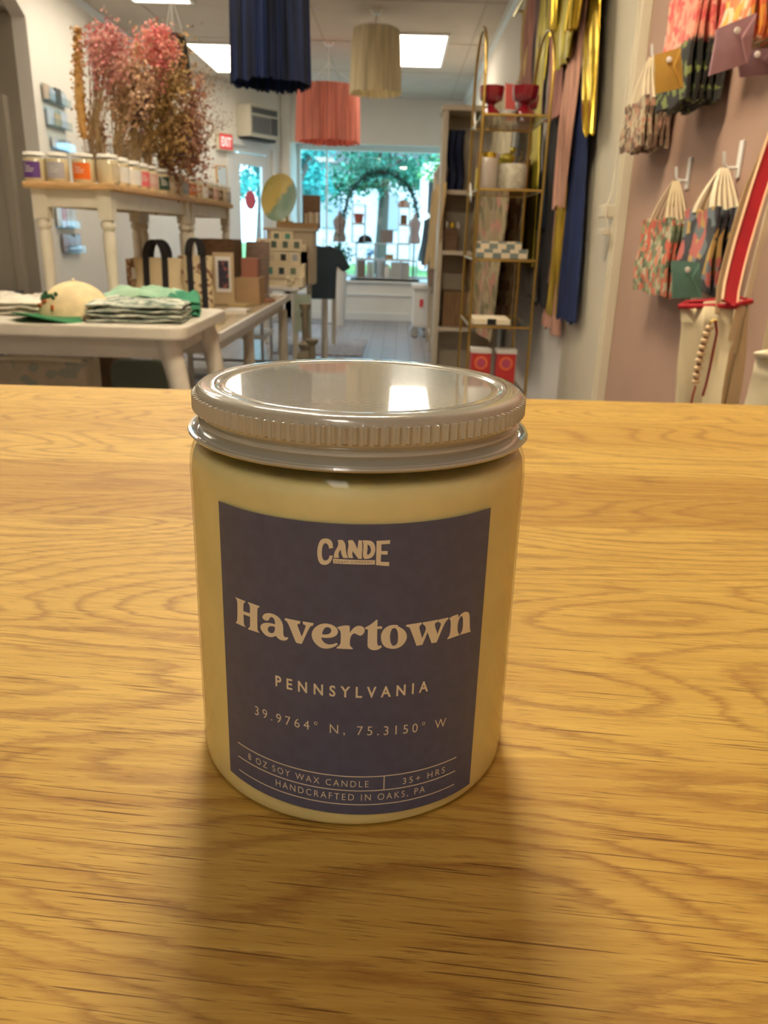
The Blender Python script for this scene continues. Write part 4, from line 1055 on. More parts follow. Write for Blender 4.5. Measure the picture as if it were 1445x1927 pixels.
# dark T-shirt on a stand
def tshirt(name, lab, c, w, h, m, rz=0, z=.55):
    t = thing(name, lab, 'shirt', (c[0], c[1], z), rz)
    pts = [(-.12, 0), (.12, 0), (.135, .62), (.20, .50), (.27, .58), (.17, .90), (.06, .97), (0, .95), (-.06, .97), (-.17, .90), (-.27, .58), (-.20, .50), (-.135, .62)]
    poly = [(a * w / .5, b * h) for a, b in pts]
    bm_ = MB().prism(poly, -.035, .035, 'y')
    bm_.build('cloth', m, t, bevel=.015, world=False)
    MB().tube([(0, 0, h * .95), (0, 0, h * 1.02), (.015, 0, h * 1.06), (0, 0, h * 1.09)], .004, 6).build('hanger_hook', M['steel'], t, world=False)
    return t
ts = tshirt('tshirt', 'dark blue-grey T-shirt on a stand at the end of the far table', (-.615, 6.68), .42, .43, mat('blue_grey_jersey', (.035, .06, .085), .85, var=.1, vscale=8), .25, .525)
MB().cyl((0, .0, -.525), .012, .60, 10).cyl((0, 0, -.525), .10, .02, 20).build('stand', M['steel'], ts, world=False)

# ---------------------------------------------------------------- left wall: card racks, exit sign, air conditioner
def wall_rack(px0, py0, px1, py1, lab, cols, X=-2.33):
    a, b = atx(px0, py0, X), atx(px1, py1, X)
    y0, y1 = min(a.y, b.y), max(a.y, b.y); z1, z0 = max(a.z, b.z), min(a.z, b.z)
    t = thing('card_rack', lab, 'card rack', (X + .001, (y0 + y1) / 2, z0), 0, 'wall racks of greeting cards')
    MB().box(X + .001, X + .008, y0, y1, z0, z1).box(X + .008, X + .05, y0, y1, z0, z0 + .008).box(X + .045, X + .05, y0, y1, z0, z0 + .05).build('holder', M['acrylic'], t)
    n = len(cols)
    for i, c in enumerate(cols):
        u0, u1 = y0 + (y1 - y0) * i / n, y0 + (y1 - y0) * (i + .92) / n
        MB().box(X + .012, X + .022, u0, u1, z0 + .01, z1 - .02 * (i % 2)).build('greeting_card', mat('greeting_card_ink', c, .3, coat=.5), t)
    return t
wall_rack(75, 155, 122, 205, 'upper rack of pale blue and dark cards on the left wall', [(.55, .45, .36), (.45, .60, .75), (.06, .07, .07), (.6, .7, .8)])
wall_rack(82, 200, 124, 248, 'second rack down of pale blue cards on the left wall', [(.55, .68, .82), (.52, .46, .30), (.62, .72, .85)])
wall_rack(92, 256, 130, 288, 'third rack down of grey cards on the left wall, just above the jars', [(.6, .6, .6), (.5, .5, .52), (.4, .42, .45)])
wall_rack(100, 385, 140, 430, 'rack of pale cards with a red one, seen under the raised table', [(.6, .58, .52), (.5, .10, .06), (.55, .52, .46), (.6, .6, .55)])
wall_rack(112, 440, 150, 475, 'lowest rack of mauve cards on the left wall, seen under the raised table', [(.3, .2, .2), (.25, .22, .28), (.3, .28, .34)])
def dwall(s, z, d=0): return DM @ Vector((s, -d, z))
t = thing('exit_sign', 'EXIT sign with red face on the wall left of the entry door', 'sign', dwall(.67, 1.85), DA)
MB().box(-.11, .11, -.06, 0, .0, .18).build('housing', M['cream_paint'], t, bevel=.006, world=False)
MB().box(-.098, .098, -.064, -.06, .014, .166).build('face', mat('red_sign_face', (.62, .05, .06), .4, emit=(1, .10, .10), es=.3), t, world=False)
me = text_mesh('EXIT', 1.05, .03)
xs = [v.co.x for v in me.vertices]
x0, x1 = min(xs), max(xs)
for v in me.vertices: v.co = ((v.co.x - x0) / (x1 - x0) * .15 - .075, -.0655, .045 + v.co.y / .7 * .09)
me.materials.append(mat('sign_letter', (.85, .75, .72), .4, emit=(1, .75, .7), es=.8))
o = bpy.data.objects.new('letters', me); COL.objects.link(o); o.parent = t
t = thing('air_conditioner', 'beige through-wall air conditioner above the entry door', 'air conditioner', dwall(1.15, 2.02), DA)
MB().box(-.24, .24, -.20, 0, 0, .32).build('body', mat('beige_plastic', (.60, .56, .45), .5), t, bevel=.01, world=False)
gm = MB()
for i in range(9): gm.box(-.205, .09, -.208, -.2, .05 + i * .017, .058 + i * .017)
gm.build('grille', mat('dark_grille', (.10, .10, .10), .5), t, world=False)
MB().box(-.21, .21, -.206, -.2, .235, .295).box(.11, .215, -.206, -.2, .04, .215).build('vent_panel', mat('smoky_panel', (.08, .08, .08), .4), t, world=False)
MB().box(-.215, .10, -.204, -.199, .035, .215).build('grille_backing', mat('grey_backing', (.25, .25, .25), .6), t, world=False)
MB().box(-.22, .22, -.17, 0, -.028, -.002).build('bracket', M['blackm'], t, world=False)
t = thing('picture_frame', 'small pale framed print under the exit sign', 'picture', dwall(.63, 1.48), DA)
MB().box(-.08, .08, -.02, 0, 0, .22).build('frame', M['pine'], t, bevel=.003, world=False)
MB().box(-.065, .065, -.023, -.02, .015, .205).build('print', mat('pale_blue_print', (.62, .70, .74), .4), t, world=False)
o = MB().lathe([(.001, -.003), (.085, -.003), (.085, .003), (.001, .003)], 32, M=T(0, 0, 0, rx=pi / 2)).build('round_door_sign', mat('coral_sign', (.72, .10, .12), .5), smooth=40)
o.location = dwall(1.13, 1.37, .0) + Vector((.0, .0, 0)); o.rotation_euler = (0, 0, DA); o.scale = (1.05, 1, 1.2)
o.location = DM @ Vector((1.13, .026, 1.37))
tag(o, 'round coral red sign on the glass of the entry door', 'sign')
o = MB().box(-.10, .10, -.004, .004, 0, .13).build('door_notice', M['paper']); o.location = DM @ Vector((1.30, .026, .82)); o.rotation_euler = (0, 0, DA)
tag(o, 'white paper notice low on the entry door glass', 'notice')
# grey box on the floor of the alcove
cardbox('grey_cabinet', 'dark grey low cabinet at the left edge behind the white shirt', 'cabinet', -3.1, -2.50, 5.1, 5.40, 0, .62, mat('dark_grey_cabinet', (.10, .10, .115), .6))
# ---------------------------------------------------------------- fringed pendant shades
def shade(lab, c, r0, r1, h, m, ncord=2.544, amp=.05, seed=0, n=150):
    "pleated thread fringe hanging from a ring"
    rg = random.Random(seed)
    t = thing('fringed_pendant', lab, 'lampshade', (c[0], c[1], c[2]), 0, 'fringed pendant shades')
    js = [rg.gauss(0, 1) for _ in range(n * 4)]; jb = [rg.uniform(-.010, .006) for _ in range(n)]
    N4 = n * 4
    low = [sum(rg.uniform(-1, 1) * sin(kk * 2 * pi * i / N4 + kk * 1.7 + seed) for kk in (5, 9, 14, 23)) * .25 for i in range(1)]
    ph = [rg.uniform(0, 6) for _ in range(5)]
    def rf(r, z, a, k, i):
        f = (k % 4) / 4
        w = amp * (.35 * sin(5 * a + ph[0]) + .3 * sin(11 * a + ph[1]) + .25 * sin(19 * a + ph[2])) * (-z / h)
        rr = r * (1 + w + .022 * (abs(f - .5) * 2 - .5) + .006 * js[k])
        zz = z + (jb[k // 4] if i == 8 else 0)
        return rr, zz
    prof = [(r0 + (r1 - r0) * (u ** .6), -h * u) for u in [i / 8 for i in range(9)]]
    prof2 = prof + [(r1 * .97, -h * .985)] + [(p[0] * .96, p[1]) for p in reversed(prof[:-1])]
    MB().lathe(prof2, N4, rf=rf).build('fringe', m, t, world=False)
    MB().lathe([(.02, .003), (r0 * .98, .003), (r0 * 1.01, 0), (r0 * 1.01, -.012), (r0 * .96, -.012), (r0 * .94, -.002), (.02, -.002)], 40).build('top_ring', m, t, world=False)
    up = ncord - c[2]
    cm = MB().tube([(0, 0, -.05), (0, 0, up)], .003, 6)
    for k in range(3):
        a = k * 2.1; cm.tube([(r0 * .95 * cos(a), r0 * .95 * sin(a), 0), (0, 0, min(up * .6, .18))], .0018, 5)
    cm.build('cord', M['paper'], t, world=False)
    MB().lathe([(.001, up - .03), (.03, up - .028), (.05, up), (.001, up)], 20).build('canopy', M['trim'], t, world=False)
    MB().ball((0, 0, -.10), .035, 12, 8).build('bulb', mat('frosted_bulb', (.8, .8, .78), .4), t, world=False)
    return t
def fr(n, c, v=.35): return thread(n, c, v)
shade('dark blue fringed pendant shade at the top, cut by the edge of the photo', (-.515, 3.40, 1.99), .140, .152, .415, fr('navy_thread', (.006, .018, .075), .7), seed=1, n=110, amp=.025)
shade('cream fringed pendant shade left of the bright ceiling panel', (-.215, 6.45, 2.42), .165, .186, .41, fr('cream_thread', (.88, .80, .60), .12), seed=2, amp=.04, n=90)
shade('coral pink fringed pendant shade hanging in front of the window', (-.645, 7.50, 2.21), .262, .272, .43, fr('coral_thread', (.90, .37, .29), .22), seed=3, n=100)
shade('black fringed pendant shade behind the dried flowers', (-1.20, 4.62, 1.98), .055, .085, .26, fr('black_thread', (.03, .026, .024), .4), seed=4, n=60)
# ================================================================== WINDOW DISPLAY
WY = 10.30
wire = mat('white_wire', (.62, .66, .70), .4, metal=.3)
def frame_box(mb, x0, x1, y0, y1, z0, z1, r=.006):
    for (x, y) in ((x0, y0), (x1, y0), (x1, y1), (x0, y1)): mb.tube([(x, y, z0), (x, y, z1)], r, 6)
    for z in (z0, z1): mb.tube([(x0, y0, z), (x1, y0, z), (x1, y1, z), (x0, y1, z)], r, 6, closed=True)
cardbox('display_board', 'thin dark board under the wire shelves on the window ledge', 'board', -.60, .26, WY - .05, WY + .42, .486, .509, M['blackm'])
def cube_shelf(lab, x0, x1, z0, z1):
    t = thing('wire_cube_shelf', lab, 'shelf', ((x0 + x1) / 2, WY + .15, z0), 0, 'wire cube shelves in the window')
    mb = MB(); frame_box(mb, x0 + .006, x1 - .006, WY + .006, WY + .30, z0 + .006, z1 - .006); mb.build('frame', wire, t)
    MB().box(x0 + .01, x1 - .01, WY + .01, WY + .295, z1 - .012, z1 - .006).build('shelf_board', M['acrylic'], t)
    return t
cubes = [(-.545, -.26, .51, .735, 'lowest left wire cube, over the books'), (-.26, .03, .51, .735, 'lowest middle wire cube, over the books'), (.03, .23, .51, .735, 'lowest right wire cube in the window'),
         (-.545, -.30, .735, .93, 'second tier left wire cube, under the black hat'), (-.30, -.02, .735, .93, 'second tier middle wire cube with the tan box'), (-.02, .14, .735, .93, 'second tier right wire cube in the window'),
         (-.60, -.43, .93, 1.15, 'third tier left wire cube, under the red pot'), (-.02, .14, .93, 1.15, 'third tier right wire cube, under the brown box'),
         (-.60, -.43, 1.15, 1.38, 'topmost left wire cube, around the red pot'), (-.02, .12, 1.15, 1.36, 'topmost right wire cube, around the brown box')]
for x0, x1, z0, z1, l in cubes: cube_shelf(l + (' in the window' if 'window' not in l else ''), x0, x1, z0, z1)
for i, (x, w, h, c, l) in enumerate([(-.52, .10, .20, (.22, .17, .14), 'wide dark brown box file at the left of the book row'), (-.40, .03, .19, (.62, .60, .58), 'thin white book next to the brown box file'), (-.365, .03, .19, (.45, .42, .42), 'thin grey book in the book row in the window'),
                       (-.33, .025, .19, (.66, .64, .62), 'thin pale book left of the dark gap'), (-.285, .035, .19, (.20, .18, .18), 'dark book in the middle of the book row'), (-.24, .03, .19, (.55, .50, .48), 'light brown book after the dark one'),
                       (-.205, .03, .19, (.30, .27, .26), 'taupe book left of the white vase'), (-.10, .24, .19, (.50, .50, .48), 'broad grey box at the right end of the book row')]):
    cardbox('book', l, 'book', x, x + w - .004, WY + .03, WY + .22, .518, .518 + h, mat('book_cover_%s' % 'abcdefgh'[i], c, .6), 'books in the wire shelves')
v_ = MB().lathe([(.001, 0), (.03, 0), (.045, .05), (.035, .12), (.018, .15), (.02, .17), (.015, .17), (.012, .15), (.001, .14)], 20).build('white_vase', M['paper'], smooth=50); v_.location = (-.142, WY + .06, .518); tag(v_, 'small white vase between the books and the grey box', 'vase')
cardbox('tan_box', 'tan box in the middle wire cube', 'box', -.17, -.07, WY + .05, WY + .2, .742, .80, M['kraft'])
cardbox('tall_box', 'greyish brown tall box standing on the second tier of wire cubes', 'box', -.24, -.08, WY + .06, WY + .2, .937, 1.09, mat('taupe_box', (.28, .23, .22), .7))
pt = thing('plant_pot', 'red terracotta pot in the upper left wire cube', 'pot', (-.515, WY + .12, 1.157)); MB().lathe([(.001, 0), (.045, 0), (.058, .09), (.064, .09), (.064, .115), (.05, .115), (.045, .1), (.001, .1)], 24, (-.515, WY + .12, 1.157)).build('pot_body', mat('terracotta', (.45, .10, .06), .7), pt, smooth=40)
cardbox('brown_box', 'brown box in the upper right wire cube', 'box', .005, .085, WY + .06, WY + .2, 1.157, 1.27, mat('umber_box', (.22, .12, .06), .7))
dome = thing('dome_planter', 'rust and white dome ornament on top of the right wire cubes', 'ornament', (.04, WY + .12, 1.362))
MB().lathe([(.078, 0), (.078, .02), (.07, .05), (.045, .075), (.001, .085)], 28, (.04, WY + .12, 1.362), cap=True).build('shell', mat('rust_dome', (.45, .16, .10), .5, col2=(.70, .62, .55), vscale=14), dome, smooth=50)
hat = thing('black_hat', 'black cap on the left wire cubes', 'hat', (-.43, WY + .12, .937)); MB().lathe([(.09, 0), (.088, .03), (.07, .065), (.03, .085), (.001, .088)], 24, (-.43, WY + .12, .937), cap=True).build('crown', M['blackf'], hat, smooth=50); MB().lathe([(.0, .0), (.12, .0), (.122, .006), (.0, .008)], 24, (-.46, WY + .08, .937)).build('brim', M['blackf'], hat, smooth=50)
def dress_form(lab, x, y, z0, cm, base=True):
    t = thing('dress_form', lab, 'mannequin', (x, y, .486 if y > 9.9 else 0))
    MB().lathe([(.075, 0), (.085, .05), (.06, .13), (.075, .20), (.085, .25), (.05, .30), (.022, .32), (.02, .36), (.001, .365)], 24, (x, y, z0), rf=lambda r, z, a, k, i: r * (1 - .3 * abs(sin(a))), cap=True).build('torso', cm, t, smooth=50)
    MB().lathe([(.001, 0), (.09, 0), (.09, .01), (.012, .02), (.01, z0 - (.486 if y > 9.9 else 0)), (.001, z0)], 20, (x, y, .486 if y > 9.9 else 0)).build('stand', M['blackm'], t, smooth=40)
    return t
dress_form('slim striped dress form with a black base at the left of the wire shelves', -.76, 10.55, .93, mat('striped_linen', (.55, .40, .32), .8, col2=(.10, .08, .08), vscale=9, stretch=(8, 8, .1)))
dress_form('pinkish dress form with a black base at the right of the wire shelves', .19, 10.72, .93, mat('blush_linen', (.62, .45, .42), .8))
pl = thing('potted_plant', 'green trailing plant between the T-shirt and the wire shelves', 'plant', (-.72, 9.55, 0))
MB().cyl((-.72, 9.55, 0), .10, .62, 20, r2=.12).build('plant_stand', M['trim'], pl)
MB().lathe([(.001, 0), (.07, 0), (.09, .14), (.08, .14), (.001, .12)], 20, (-.72, 9.55, .62)).build('pot', M['white_lacq'], pl)
rg = random.Random(9); lf = MB()
for k in range(380):
    a = rg.uniform(0, 6.28); r = abs(rg.gauss(0, .10)); lf.leaf((-.70 + r * cos(a), 9.53 + r * sin(a), .80 + rg.gauss(0, .07)), rg.uniform(.03, .06), 0, rg)
lf.build('foliage', mat('deep_green_leaf', (.02, .20, .12), .5, var=.3, vscale=10), pl)
gar = thing('leaf_garland', 'arched leafy garland hung in the window above the shelves', 'garland', (-.25, 10.78, 1.15))
ap = [(-.25 + .47 * cos(a), 10.80, 1.22 + .56 * sin(a)) for a in [pi * i / 24 for i in range(25)]]
MB().tube(ap, .012, 6).build('vine', bark, gar)
gl = MB()
for k in range(650):
    i = rg.randint(0, 23); p = Vector(ap[i]).lerp(Vector(ap[i + 1]), rg.random()); gl.leaf(p + Vector((rg.gauss(0, .03), rg.gauss(0, .02), rg.gauss(0, .03))), rg.uniform(.03, .055), 0, rg)
gl.build('leaves', mat('garland_leaf', (.02, .13, .10), .6, var=.3, vscale=10), gar)
fp = thing('blue_flowers', 'small blue flower arrangement in the wire shelf', 'flowers', (-.37, WY + .1, .742))
MB().cyl((-.37, WY + .1, .742), .02, .05, 12).build('vase', M['paper'], fp)
bf = MB()
for k in range(120): bf.leaf((-.37 + rg.gauss(0, .03), WY + .1 + rg.gauss(0, .02), .82 + rg.gauss(0, .03)), .025, 0, rg)
bf.build('blossoms', mat('bright_blue_petals', (.02, .35, .75), .6), fp)

# ================================================================== RIGHT SIDE
# white lidded bin on wheels
bn = thing('rolling_bin', 'white lidded bin on small wheels below the right end of the window', 'bin', (.25, 8.75, 0))
MB().box(.165, .345, 8.62, 8.9, .10, .50).build('body', M['trim'], bn, bevel=.02)
MB().box(.145, .36, 8.60, 8.92, .50, .55).build('lid', M['trim'], bn, bevel=.012)
MB().box(.235, .275, 8.612, 8.62, .32, .40).build('red_sticker', mat('red_sticker', (.7, .05, .08), .5), bn)
for x in (.19, .32):
    for y in (8.66, 8.86): MB().lathe([(.001, -.012), (.045, -.012), (.05, 0), (.045, .012), (.001, .012)], 16, M=T(x, y, .05, rx=pi / 2)).build('wheel', M['steel'], bn)
# tall cream bookcase
bc = thing('bookcase', 'tall cream open bookcase behind the gold shelf rack', 'bookcase', (.45, 5.45, 0))
oc = mat('bookcase_paint', (.55, .48, .37), .5, var=.06)
MB().box(.245, .275, 5.30, 5.62, 0, 1.76).box(.64, .67, 5.30, 5.62, 0, 1.76).box(.235, .68, 5.29, 5.63, 1.76, 1.79).box(.275, .64, 5.60, 5.62, 0, 1.76).build('carcass', oc, bc, bevel=.003)
for z in (.05, .45, .93, 1.29): MB().box(.275, .64, 5.305, 5.60, z, z + .025).build('shelf', oc, bc)
g1 = MB().shell([[(.29 + .09 * j / 8 + .006 * sin(i * .6), 5.36 + .02 * sin(j * 1.6 + i * .2), 1.32 + .34 * i / 12) for j in range(9)] for i in range(13)], .02).build('folded_dress', M['navyd'], smooth=60)
tag(g1, 'dark navy garment hanging in the upper part of the cream bookcase', 'garment')
cardbox('dark_box', 'small dark box on the middle shelf of the cream bookcase', 'box', .285, .37, 5.34, 5.5, .955, 1.09, M['darkwood'])
cardbox('wide_dark_box', 'dark basket on the low shelf of the cream bookcase', 'box', .30, .58, 5.34, 5.55, .475, .70, M['brown'])
for i, x in enumerate((.30, .335, .37)):
    o = MB().lathe([(.001, 0), (.013, 0), (.016, .02), (.008, .04), (.001, .042)], 14).build('trinket', [M['steel'], M['goldf'], M['paper']][i], smooth=50); o.location = (x, 5.36, 1.09)
    tag(o, ['silver trinket on the small dark box', 'gold trinket on the small dark box', 'white trinket on the small dark box'][i], 'trinket')
# open garment shelf further back
fs = thing('garment_rack', 'open cream shelf frame along the right wall near the window', 'shelf', (.5, 7.2, 0))
for x, y in ((.33, 6.2), (.33, 7.5), (.33, 8.3), (.69, 6.2), (.69, 7.5), (.69, 8.3)): MB().box(x - .02, x + .02, y - .02, y + .02, 0, 1.62).build('post', oc, fs, bevel=.002)
for z in (.12, .55, 1.05, 1.60): MB().box(.32, .70, 6.19, 8.31, z, z + .02).build('shelf', oc, fs)
def strip(name, lab, cat, top, bot, X, m, th=.004, folds=3, amp=.012, ztop=2.27, group=None, frays=0, seed=0, tz=None):
    "hanging length of fabric measured at its upper and lower edge: (x_far, x_near, y)"
    rg = random.Random(seed)
    a0, a1 = atx(top[0], top[2], X), atx(top[1], top[2], X)
    b0, b1 = atx(bot[0], bot[2], X), atx(bot[1], bot[2], X)
    zt_ = ztop if tz is None else (a0.z + a1.z) / 2
    zb = (b0.z + b1.z) / 2
    g = []
    nv, nu = 16, 18
    zm = (a0.z + a1.z) / 2
    for i in range(nv + 1):
        v = i / nv; z = zt_ + (zb - zt_) * v
        w = max(0, min(1, (zm - z) / (zm - zb)))
        ya = a0.y + (b0.y - a0.y) * w; yb = a1.y + (b1.y - a1.y) * w
        row = []
        for j in range(nu + 1):
            u = j / nu
            dx = amp * sin(u * folds * 2 * pi + seed + v * 1.5) + .004 * sin(v * 9 + seed + u * 5)
            zz = z + (rg.uniform(-frays, frays) if i == nv else 0)
            row.append((X + dx, ya + (yb - ya) * u + .006 * sin(v * 7 + seed), zz))
        g.append(row)
    ya, yb = a0.y, a1.y
    t = thing(name, lab, cat, (X, (ya + yb) / 2, zb), 0, group)
    MB().shell(g, th).build('cloth', m, t, smooth=70)
    if tz is None:
        ym = (ya + yb) / 2
        MB().tube([(X, ym, zt_ - .02), (X, ym, zt_ + .02), (X + .012, ym, zt_ + .045), (X, ym, zt_ + .06)], .003, 6).build('hanger_hook', M['gold'], t)
    return t
strip('cardigan', 'straw coloured fringed cardigan hanging at the end of the far shelf', 'garment', (815, 832, 372), (803, 822, 500), .25, M['straw'], amp=.02, ztop=1.35, frays=.03, seed=2, folds=2)
strip('black_blouse', 'black blouse hanging behind the straw coloured cardigan', 'garment', (800, 812, 425), (788, 802, 498), .285, M['blackf'], amp=.02, ztop=1.2, frays=.02, seed=3, folds=2)
strip('long_scarf', 'long brown scarf hanging below the straw coloured cardigan', 'garment', (808, 830, 440), (806, 822, 545), .268, M['brown'], amp=.012, ztop=1.1, frays=.02, seed=4)
# garment rail on right wall
rl = thing('garment_rail', 'brass rail along the right wall carrying scarves, beyond the top edge', 'rail', (.66, 4.2, 2.33))
MB().tube([(.665, 2.85, 2.335), (.665, 5.6, 2.335)], .010, 10).build('bar', M['gold'], rl)
for y in (3.5, 5.5): MB().tube([(.665, y, 2.335), (.722, y, 2.335)], .007, 8).build('bracket', M['gold'], rl)
G_ = 'scarves and garments hung along the right wall'
S_ = [('scarf', 'straw coloured hanging length nearest the white wall, far left of the scarves', (984, 998, 0), (976, 990, 150), .665, 'straw'),
      ('scarf', 'long dusty rose scarf above the red goblets', (993, 1014, 0), (975, 1000, 215), .66, 'rose'),
      ('scarf', 'black garment just right of the dusty rose scarf', (1005, 1028, 90), (990, 1018, 430), .655, 'blackf'),
      ('scarf', 'mauve scarf just left of the right arch of the gold rack', (1012, 1032, 0), (1008, 1024, 230), .65, 'mauve'),
      ('scarf', 'slate blue garment beside the right arch of the gold rack', (1024, 1042, 0), (1000, 1024, 430), .670, 'slate'),
      ('scarf', 'rose garment seen between the gold fringes near the top', (1040, 1062, 0), (1030, 1050, 225), .64, 'rose'),
      ('scarf', 'long black garment right of the gold rack', (1042, 1066, 100), (1008, 1030, 575), .676, 'blackf'),
      ('scarf', 'olive gold fringe ending just above the long pink scarf', (1052, 1092, 0), (1048, 1074, 118), .615, 'olive'),
      ('scarf', 'long pale pink scarf right of centre among the garments', (1082, 1108, 0), (1040, 1064, 390), .640, 'dusty'),
      ('scarf', 'short mauve pink scarf edge beside the long pale pink one', (1096, 1112, 0), (1066, 1078, 340), .668, 'mauve'),
      ('scarf', 'gold foil fringe hanging low between black and navy garments', (1045, 1062, 395), (1028, 1052, 592), .684, 'goldf'),
      ('scarf', 'long deep navy garment beside the cream pilaster', (1096, 1120, 0), (1052, 1082, 603), .660, 'navy'),
      ('scarf', 'broad mustard gold fringe at the cream pilaster, ending highest', (1102, 1130, 0), (1102, 1118, 250), .644, 'goldf'),
      ('scarf', 'peach garment hem showing below the gold foil fringe', (1040, 1062, 500), (1018, 1058, 622), .690, 'dusty'),
      ('scarf', 'narrow bright gold chain fringe at the top, left of the olive fringe', (1040, 1049, 0), (1036, 1044, 62), .60, 'goldf'),
      ('scarf', 'bright gold fringe at the top between olive fringe and pink scarf', (1072, 1088, 0), (1068, 1080, 55), .585, 'goldf'),
      ('scarf', 'gold and brown length hanging behind the gold rack, right', (1000, 1016, 230), (985, 1003, 500), .64, 'olive'),
      ('scarf', 'cream and grey garment hanging low right of the rack', (1005, 1025, 330), (992, 1012, 560), .665, 'greyf')]
for i, (n, l, a, b, X, m) in enumerate(S_):
    strip(n, l, 'scarf', a, b, X, M[m], folds=2 + i % 3, amp=.007 + .003 * (i % 2), seed=i * 1.3, group=G_, frays=.012)
# floral dresses behind the rack
tun = floral('meadow_print', [(.50, .40, .22), (.40, .30, .15), (.55, .26, .18), (.24, .19, .09), (.46, .36, .20), (.20, .18, .08), (.36, .26, .14)], 16)
strip('floral_dress', 'long meadow print dress seen through the gold rack, left', 'garment', (895, 950, 365), (862, 920, 606), .47, tun, amp=.02, ztop=1.35, seed=1, folds=3)
strip('floral_dress', 'ochre and brown dress seen through the middle of the gold rack', 'garment', (928, 978, 365), (908, 962, 600), .55, floral('ochre_print', [(.40, .28, .13), (.30, .18, .09), (.46, .36, .20), (.20, .12, .07)], 22), amp=.02, ztop=1.35, seed=2, folds=3)
strip('floral_dress', 'dark brown dress seen through the gold rack, right', 'garment', (958, 988, 370), (945, 975, 540), .60, M['brown'], amp=.014, ztop=1.40, seed=3, folds=3)
strip('cream_dress', 'cream garment seen through the upper part of the gold rack', 'garment', (930, 965, 215), (925, 965, 300), .56, M['creamf'], amp=.014, ztop=1.80, seed=3, folds=2)
# ---- gold rack
XL, XR, Y0, Y1, RT = .290, .533, 3.2, 3.65, 1.60
gr_ = thing('gold_shelf_rack', 'slim gold metal shelf rack with arched sides and glass shelves', 'shelf', ((XL + XR) / 2, (Y0 + Y1) / 2, 0))
for X in (XL, XR):
    pts = [(X, Y0, 0), (X, Y0, 1.0), (X, Y0, RT)] + [(X, (Y0 + Y1) / 2 - (Y1 - Y0) / 2 * cos(a), RT + .185 * sin(a)) for a in [pi * i / 14 for i in range(1, 14)]] + [(X, Y1, RT), (X, Y1, 1.0), (X, Y1, 0)]
    MB().tube(pts, .0058, 10).build('side_frame', M['gold'], gr_, smooth=50)
SZ = [1.468, 1.214, .962, .708, .44]
for z in SZ:
    MB().tube([(XL, Y0, z), (XR, Y0, z), (XR, Y1, z), (XL, Y1, z)], .0048, 8, closed=True).build('shelf_rail', M['gold'], gr_)
    MB().box(XL + .006, XR - .006, Y0 + .006, Y1 - .006, z - .003, z + .004).build('glass_shelf', M['glass'], gr_)
redg = mat('ruby_glass', (.22, .006, .015), .12, coat=.8, bump=.3, bscale=60)
def goblet(lab, x, y, s):
    s *= 1.12
    t = thing('ruby_goblet', lab, 'goblet', (x, y, SZ[0] + .006), 0, 'ruby glass goblets')
    MB().lathe([(.001, 0), (.032, 0), (.030, .012), (.014, .028), (.012, .036), (.022, .045), (.036, .052), (.040, .075), (.041, .098), (.038, .098), (.034, .075), (.030, .058), (.001, .052)], 28, (0, 0, 0), rf=lambda r, z, a, k, i: r * s * (1 + .035 * sin(a * 9))).build('bowl', redg, t, smooth=60, world=False)
    return t
goblet('faceted ruby red goblet at the left of the top glass shelf', .325, 3.28, 1.0); goblet('faceted ruby red goblet at the right of the top glass shelf', .448, 3.26, 1.08)
goblet('ruby red goblet half hidden behind the right one', .485, 3.45, .95)
pc_ = MB().box(-.022, .022, -.002, .002, 0, .13).build('pink_card', mat('coral_card', (.75, .15, .14), .5)); pc_.location = (.415, 3.40, SZ[0] + .006); pc_.rotation_euler = (-.12, 0, .5); tag(pc_, 'coral pink card leaning between the goblets', 'card')
ds = MB().lathe([(.001, 0), (.025, 0), (.034, .014), (.031, .014), (.001, .006)], 24).build('white_dish', M['paper'], smooth=50); ds.location = (.385, 3.24, SZ[0] + .006); tag(ds, 'small white dish between the goblets', 'dish')
j = thing('ribbed_glass_jar', 'ribbed glass jar with a gold top on the second glass shelf', 'jar', (.330, 3.27, SZ[1] + .006))
MB().lathe([(.001, 0), (.036, 0), (.038, .006), (.038, .10), (.034, .108), (.030, .108), (.034, .098), (.034, .008), (.001, .006)], 72, (.330, 3.27, SZ[1] + .006), rf=lambda r, z, a, k, i: r * (1 + .02 * sin(a * 18))).build('body', mat('smoky_ribbed_glass', (.42, .36, .30), .15, coat=.6), j, smooth=50)
MB().cyl((.330, 3.27, SZ[1] + .114), .028, .018, 24).build('lid', M['goldf'], j)
cb = cardbox('yellow_box', 'small yellow and brown box behind the ribbed jar', 'box', .30, .345, 3.42, 3.48, SZ[1] + .006, SZ[1] + .15, mat('mustard_box', (.50, .38, .04), .6))
MB().box(-.0226, .0226, -.031, .031, .085, .1445).build('brown_top', M['brown'], cb, world=False)
ck = MB().lathe([(.001, 0), (.050, 0), (.056, .02), (.056, .075), (.050, .09), (.046, .09), (.001, .08)], 28).build('stone_crock', mat('speckled_stoneware', (.60, .56, .44), .6, col2=(.42, .38, .28), vscale=40), smooth=50); ck.location = (.425, 3.29, SZ[1] + .006); tag(ck, 'speckled cream stoneware crock on the second glass shelf', 'crock')
bd = thing('gold_bird', 'olive gold bird ornament perched by the crock', 'ornament', (.415, 3.40, SZ[1] + .006))
MB().ball((.415, 3.40, SZ[1] + .125), .026, 14, 8, sc=(1.3, .8, .8)).ball((.435, 3.40, SZ[1] + .155), .013, 10, 6).tube([(.395, 3.40, SZ[1] + .12), (.365, 3.40, SZ[1] + .075)], [.012, .004], 8).build('body', M['olive'], bd, smooth=60)
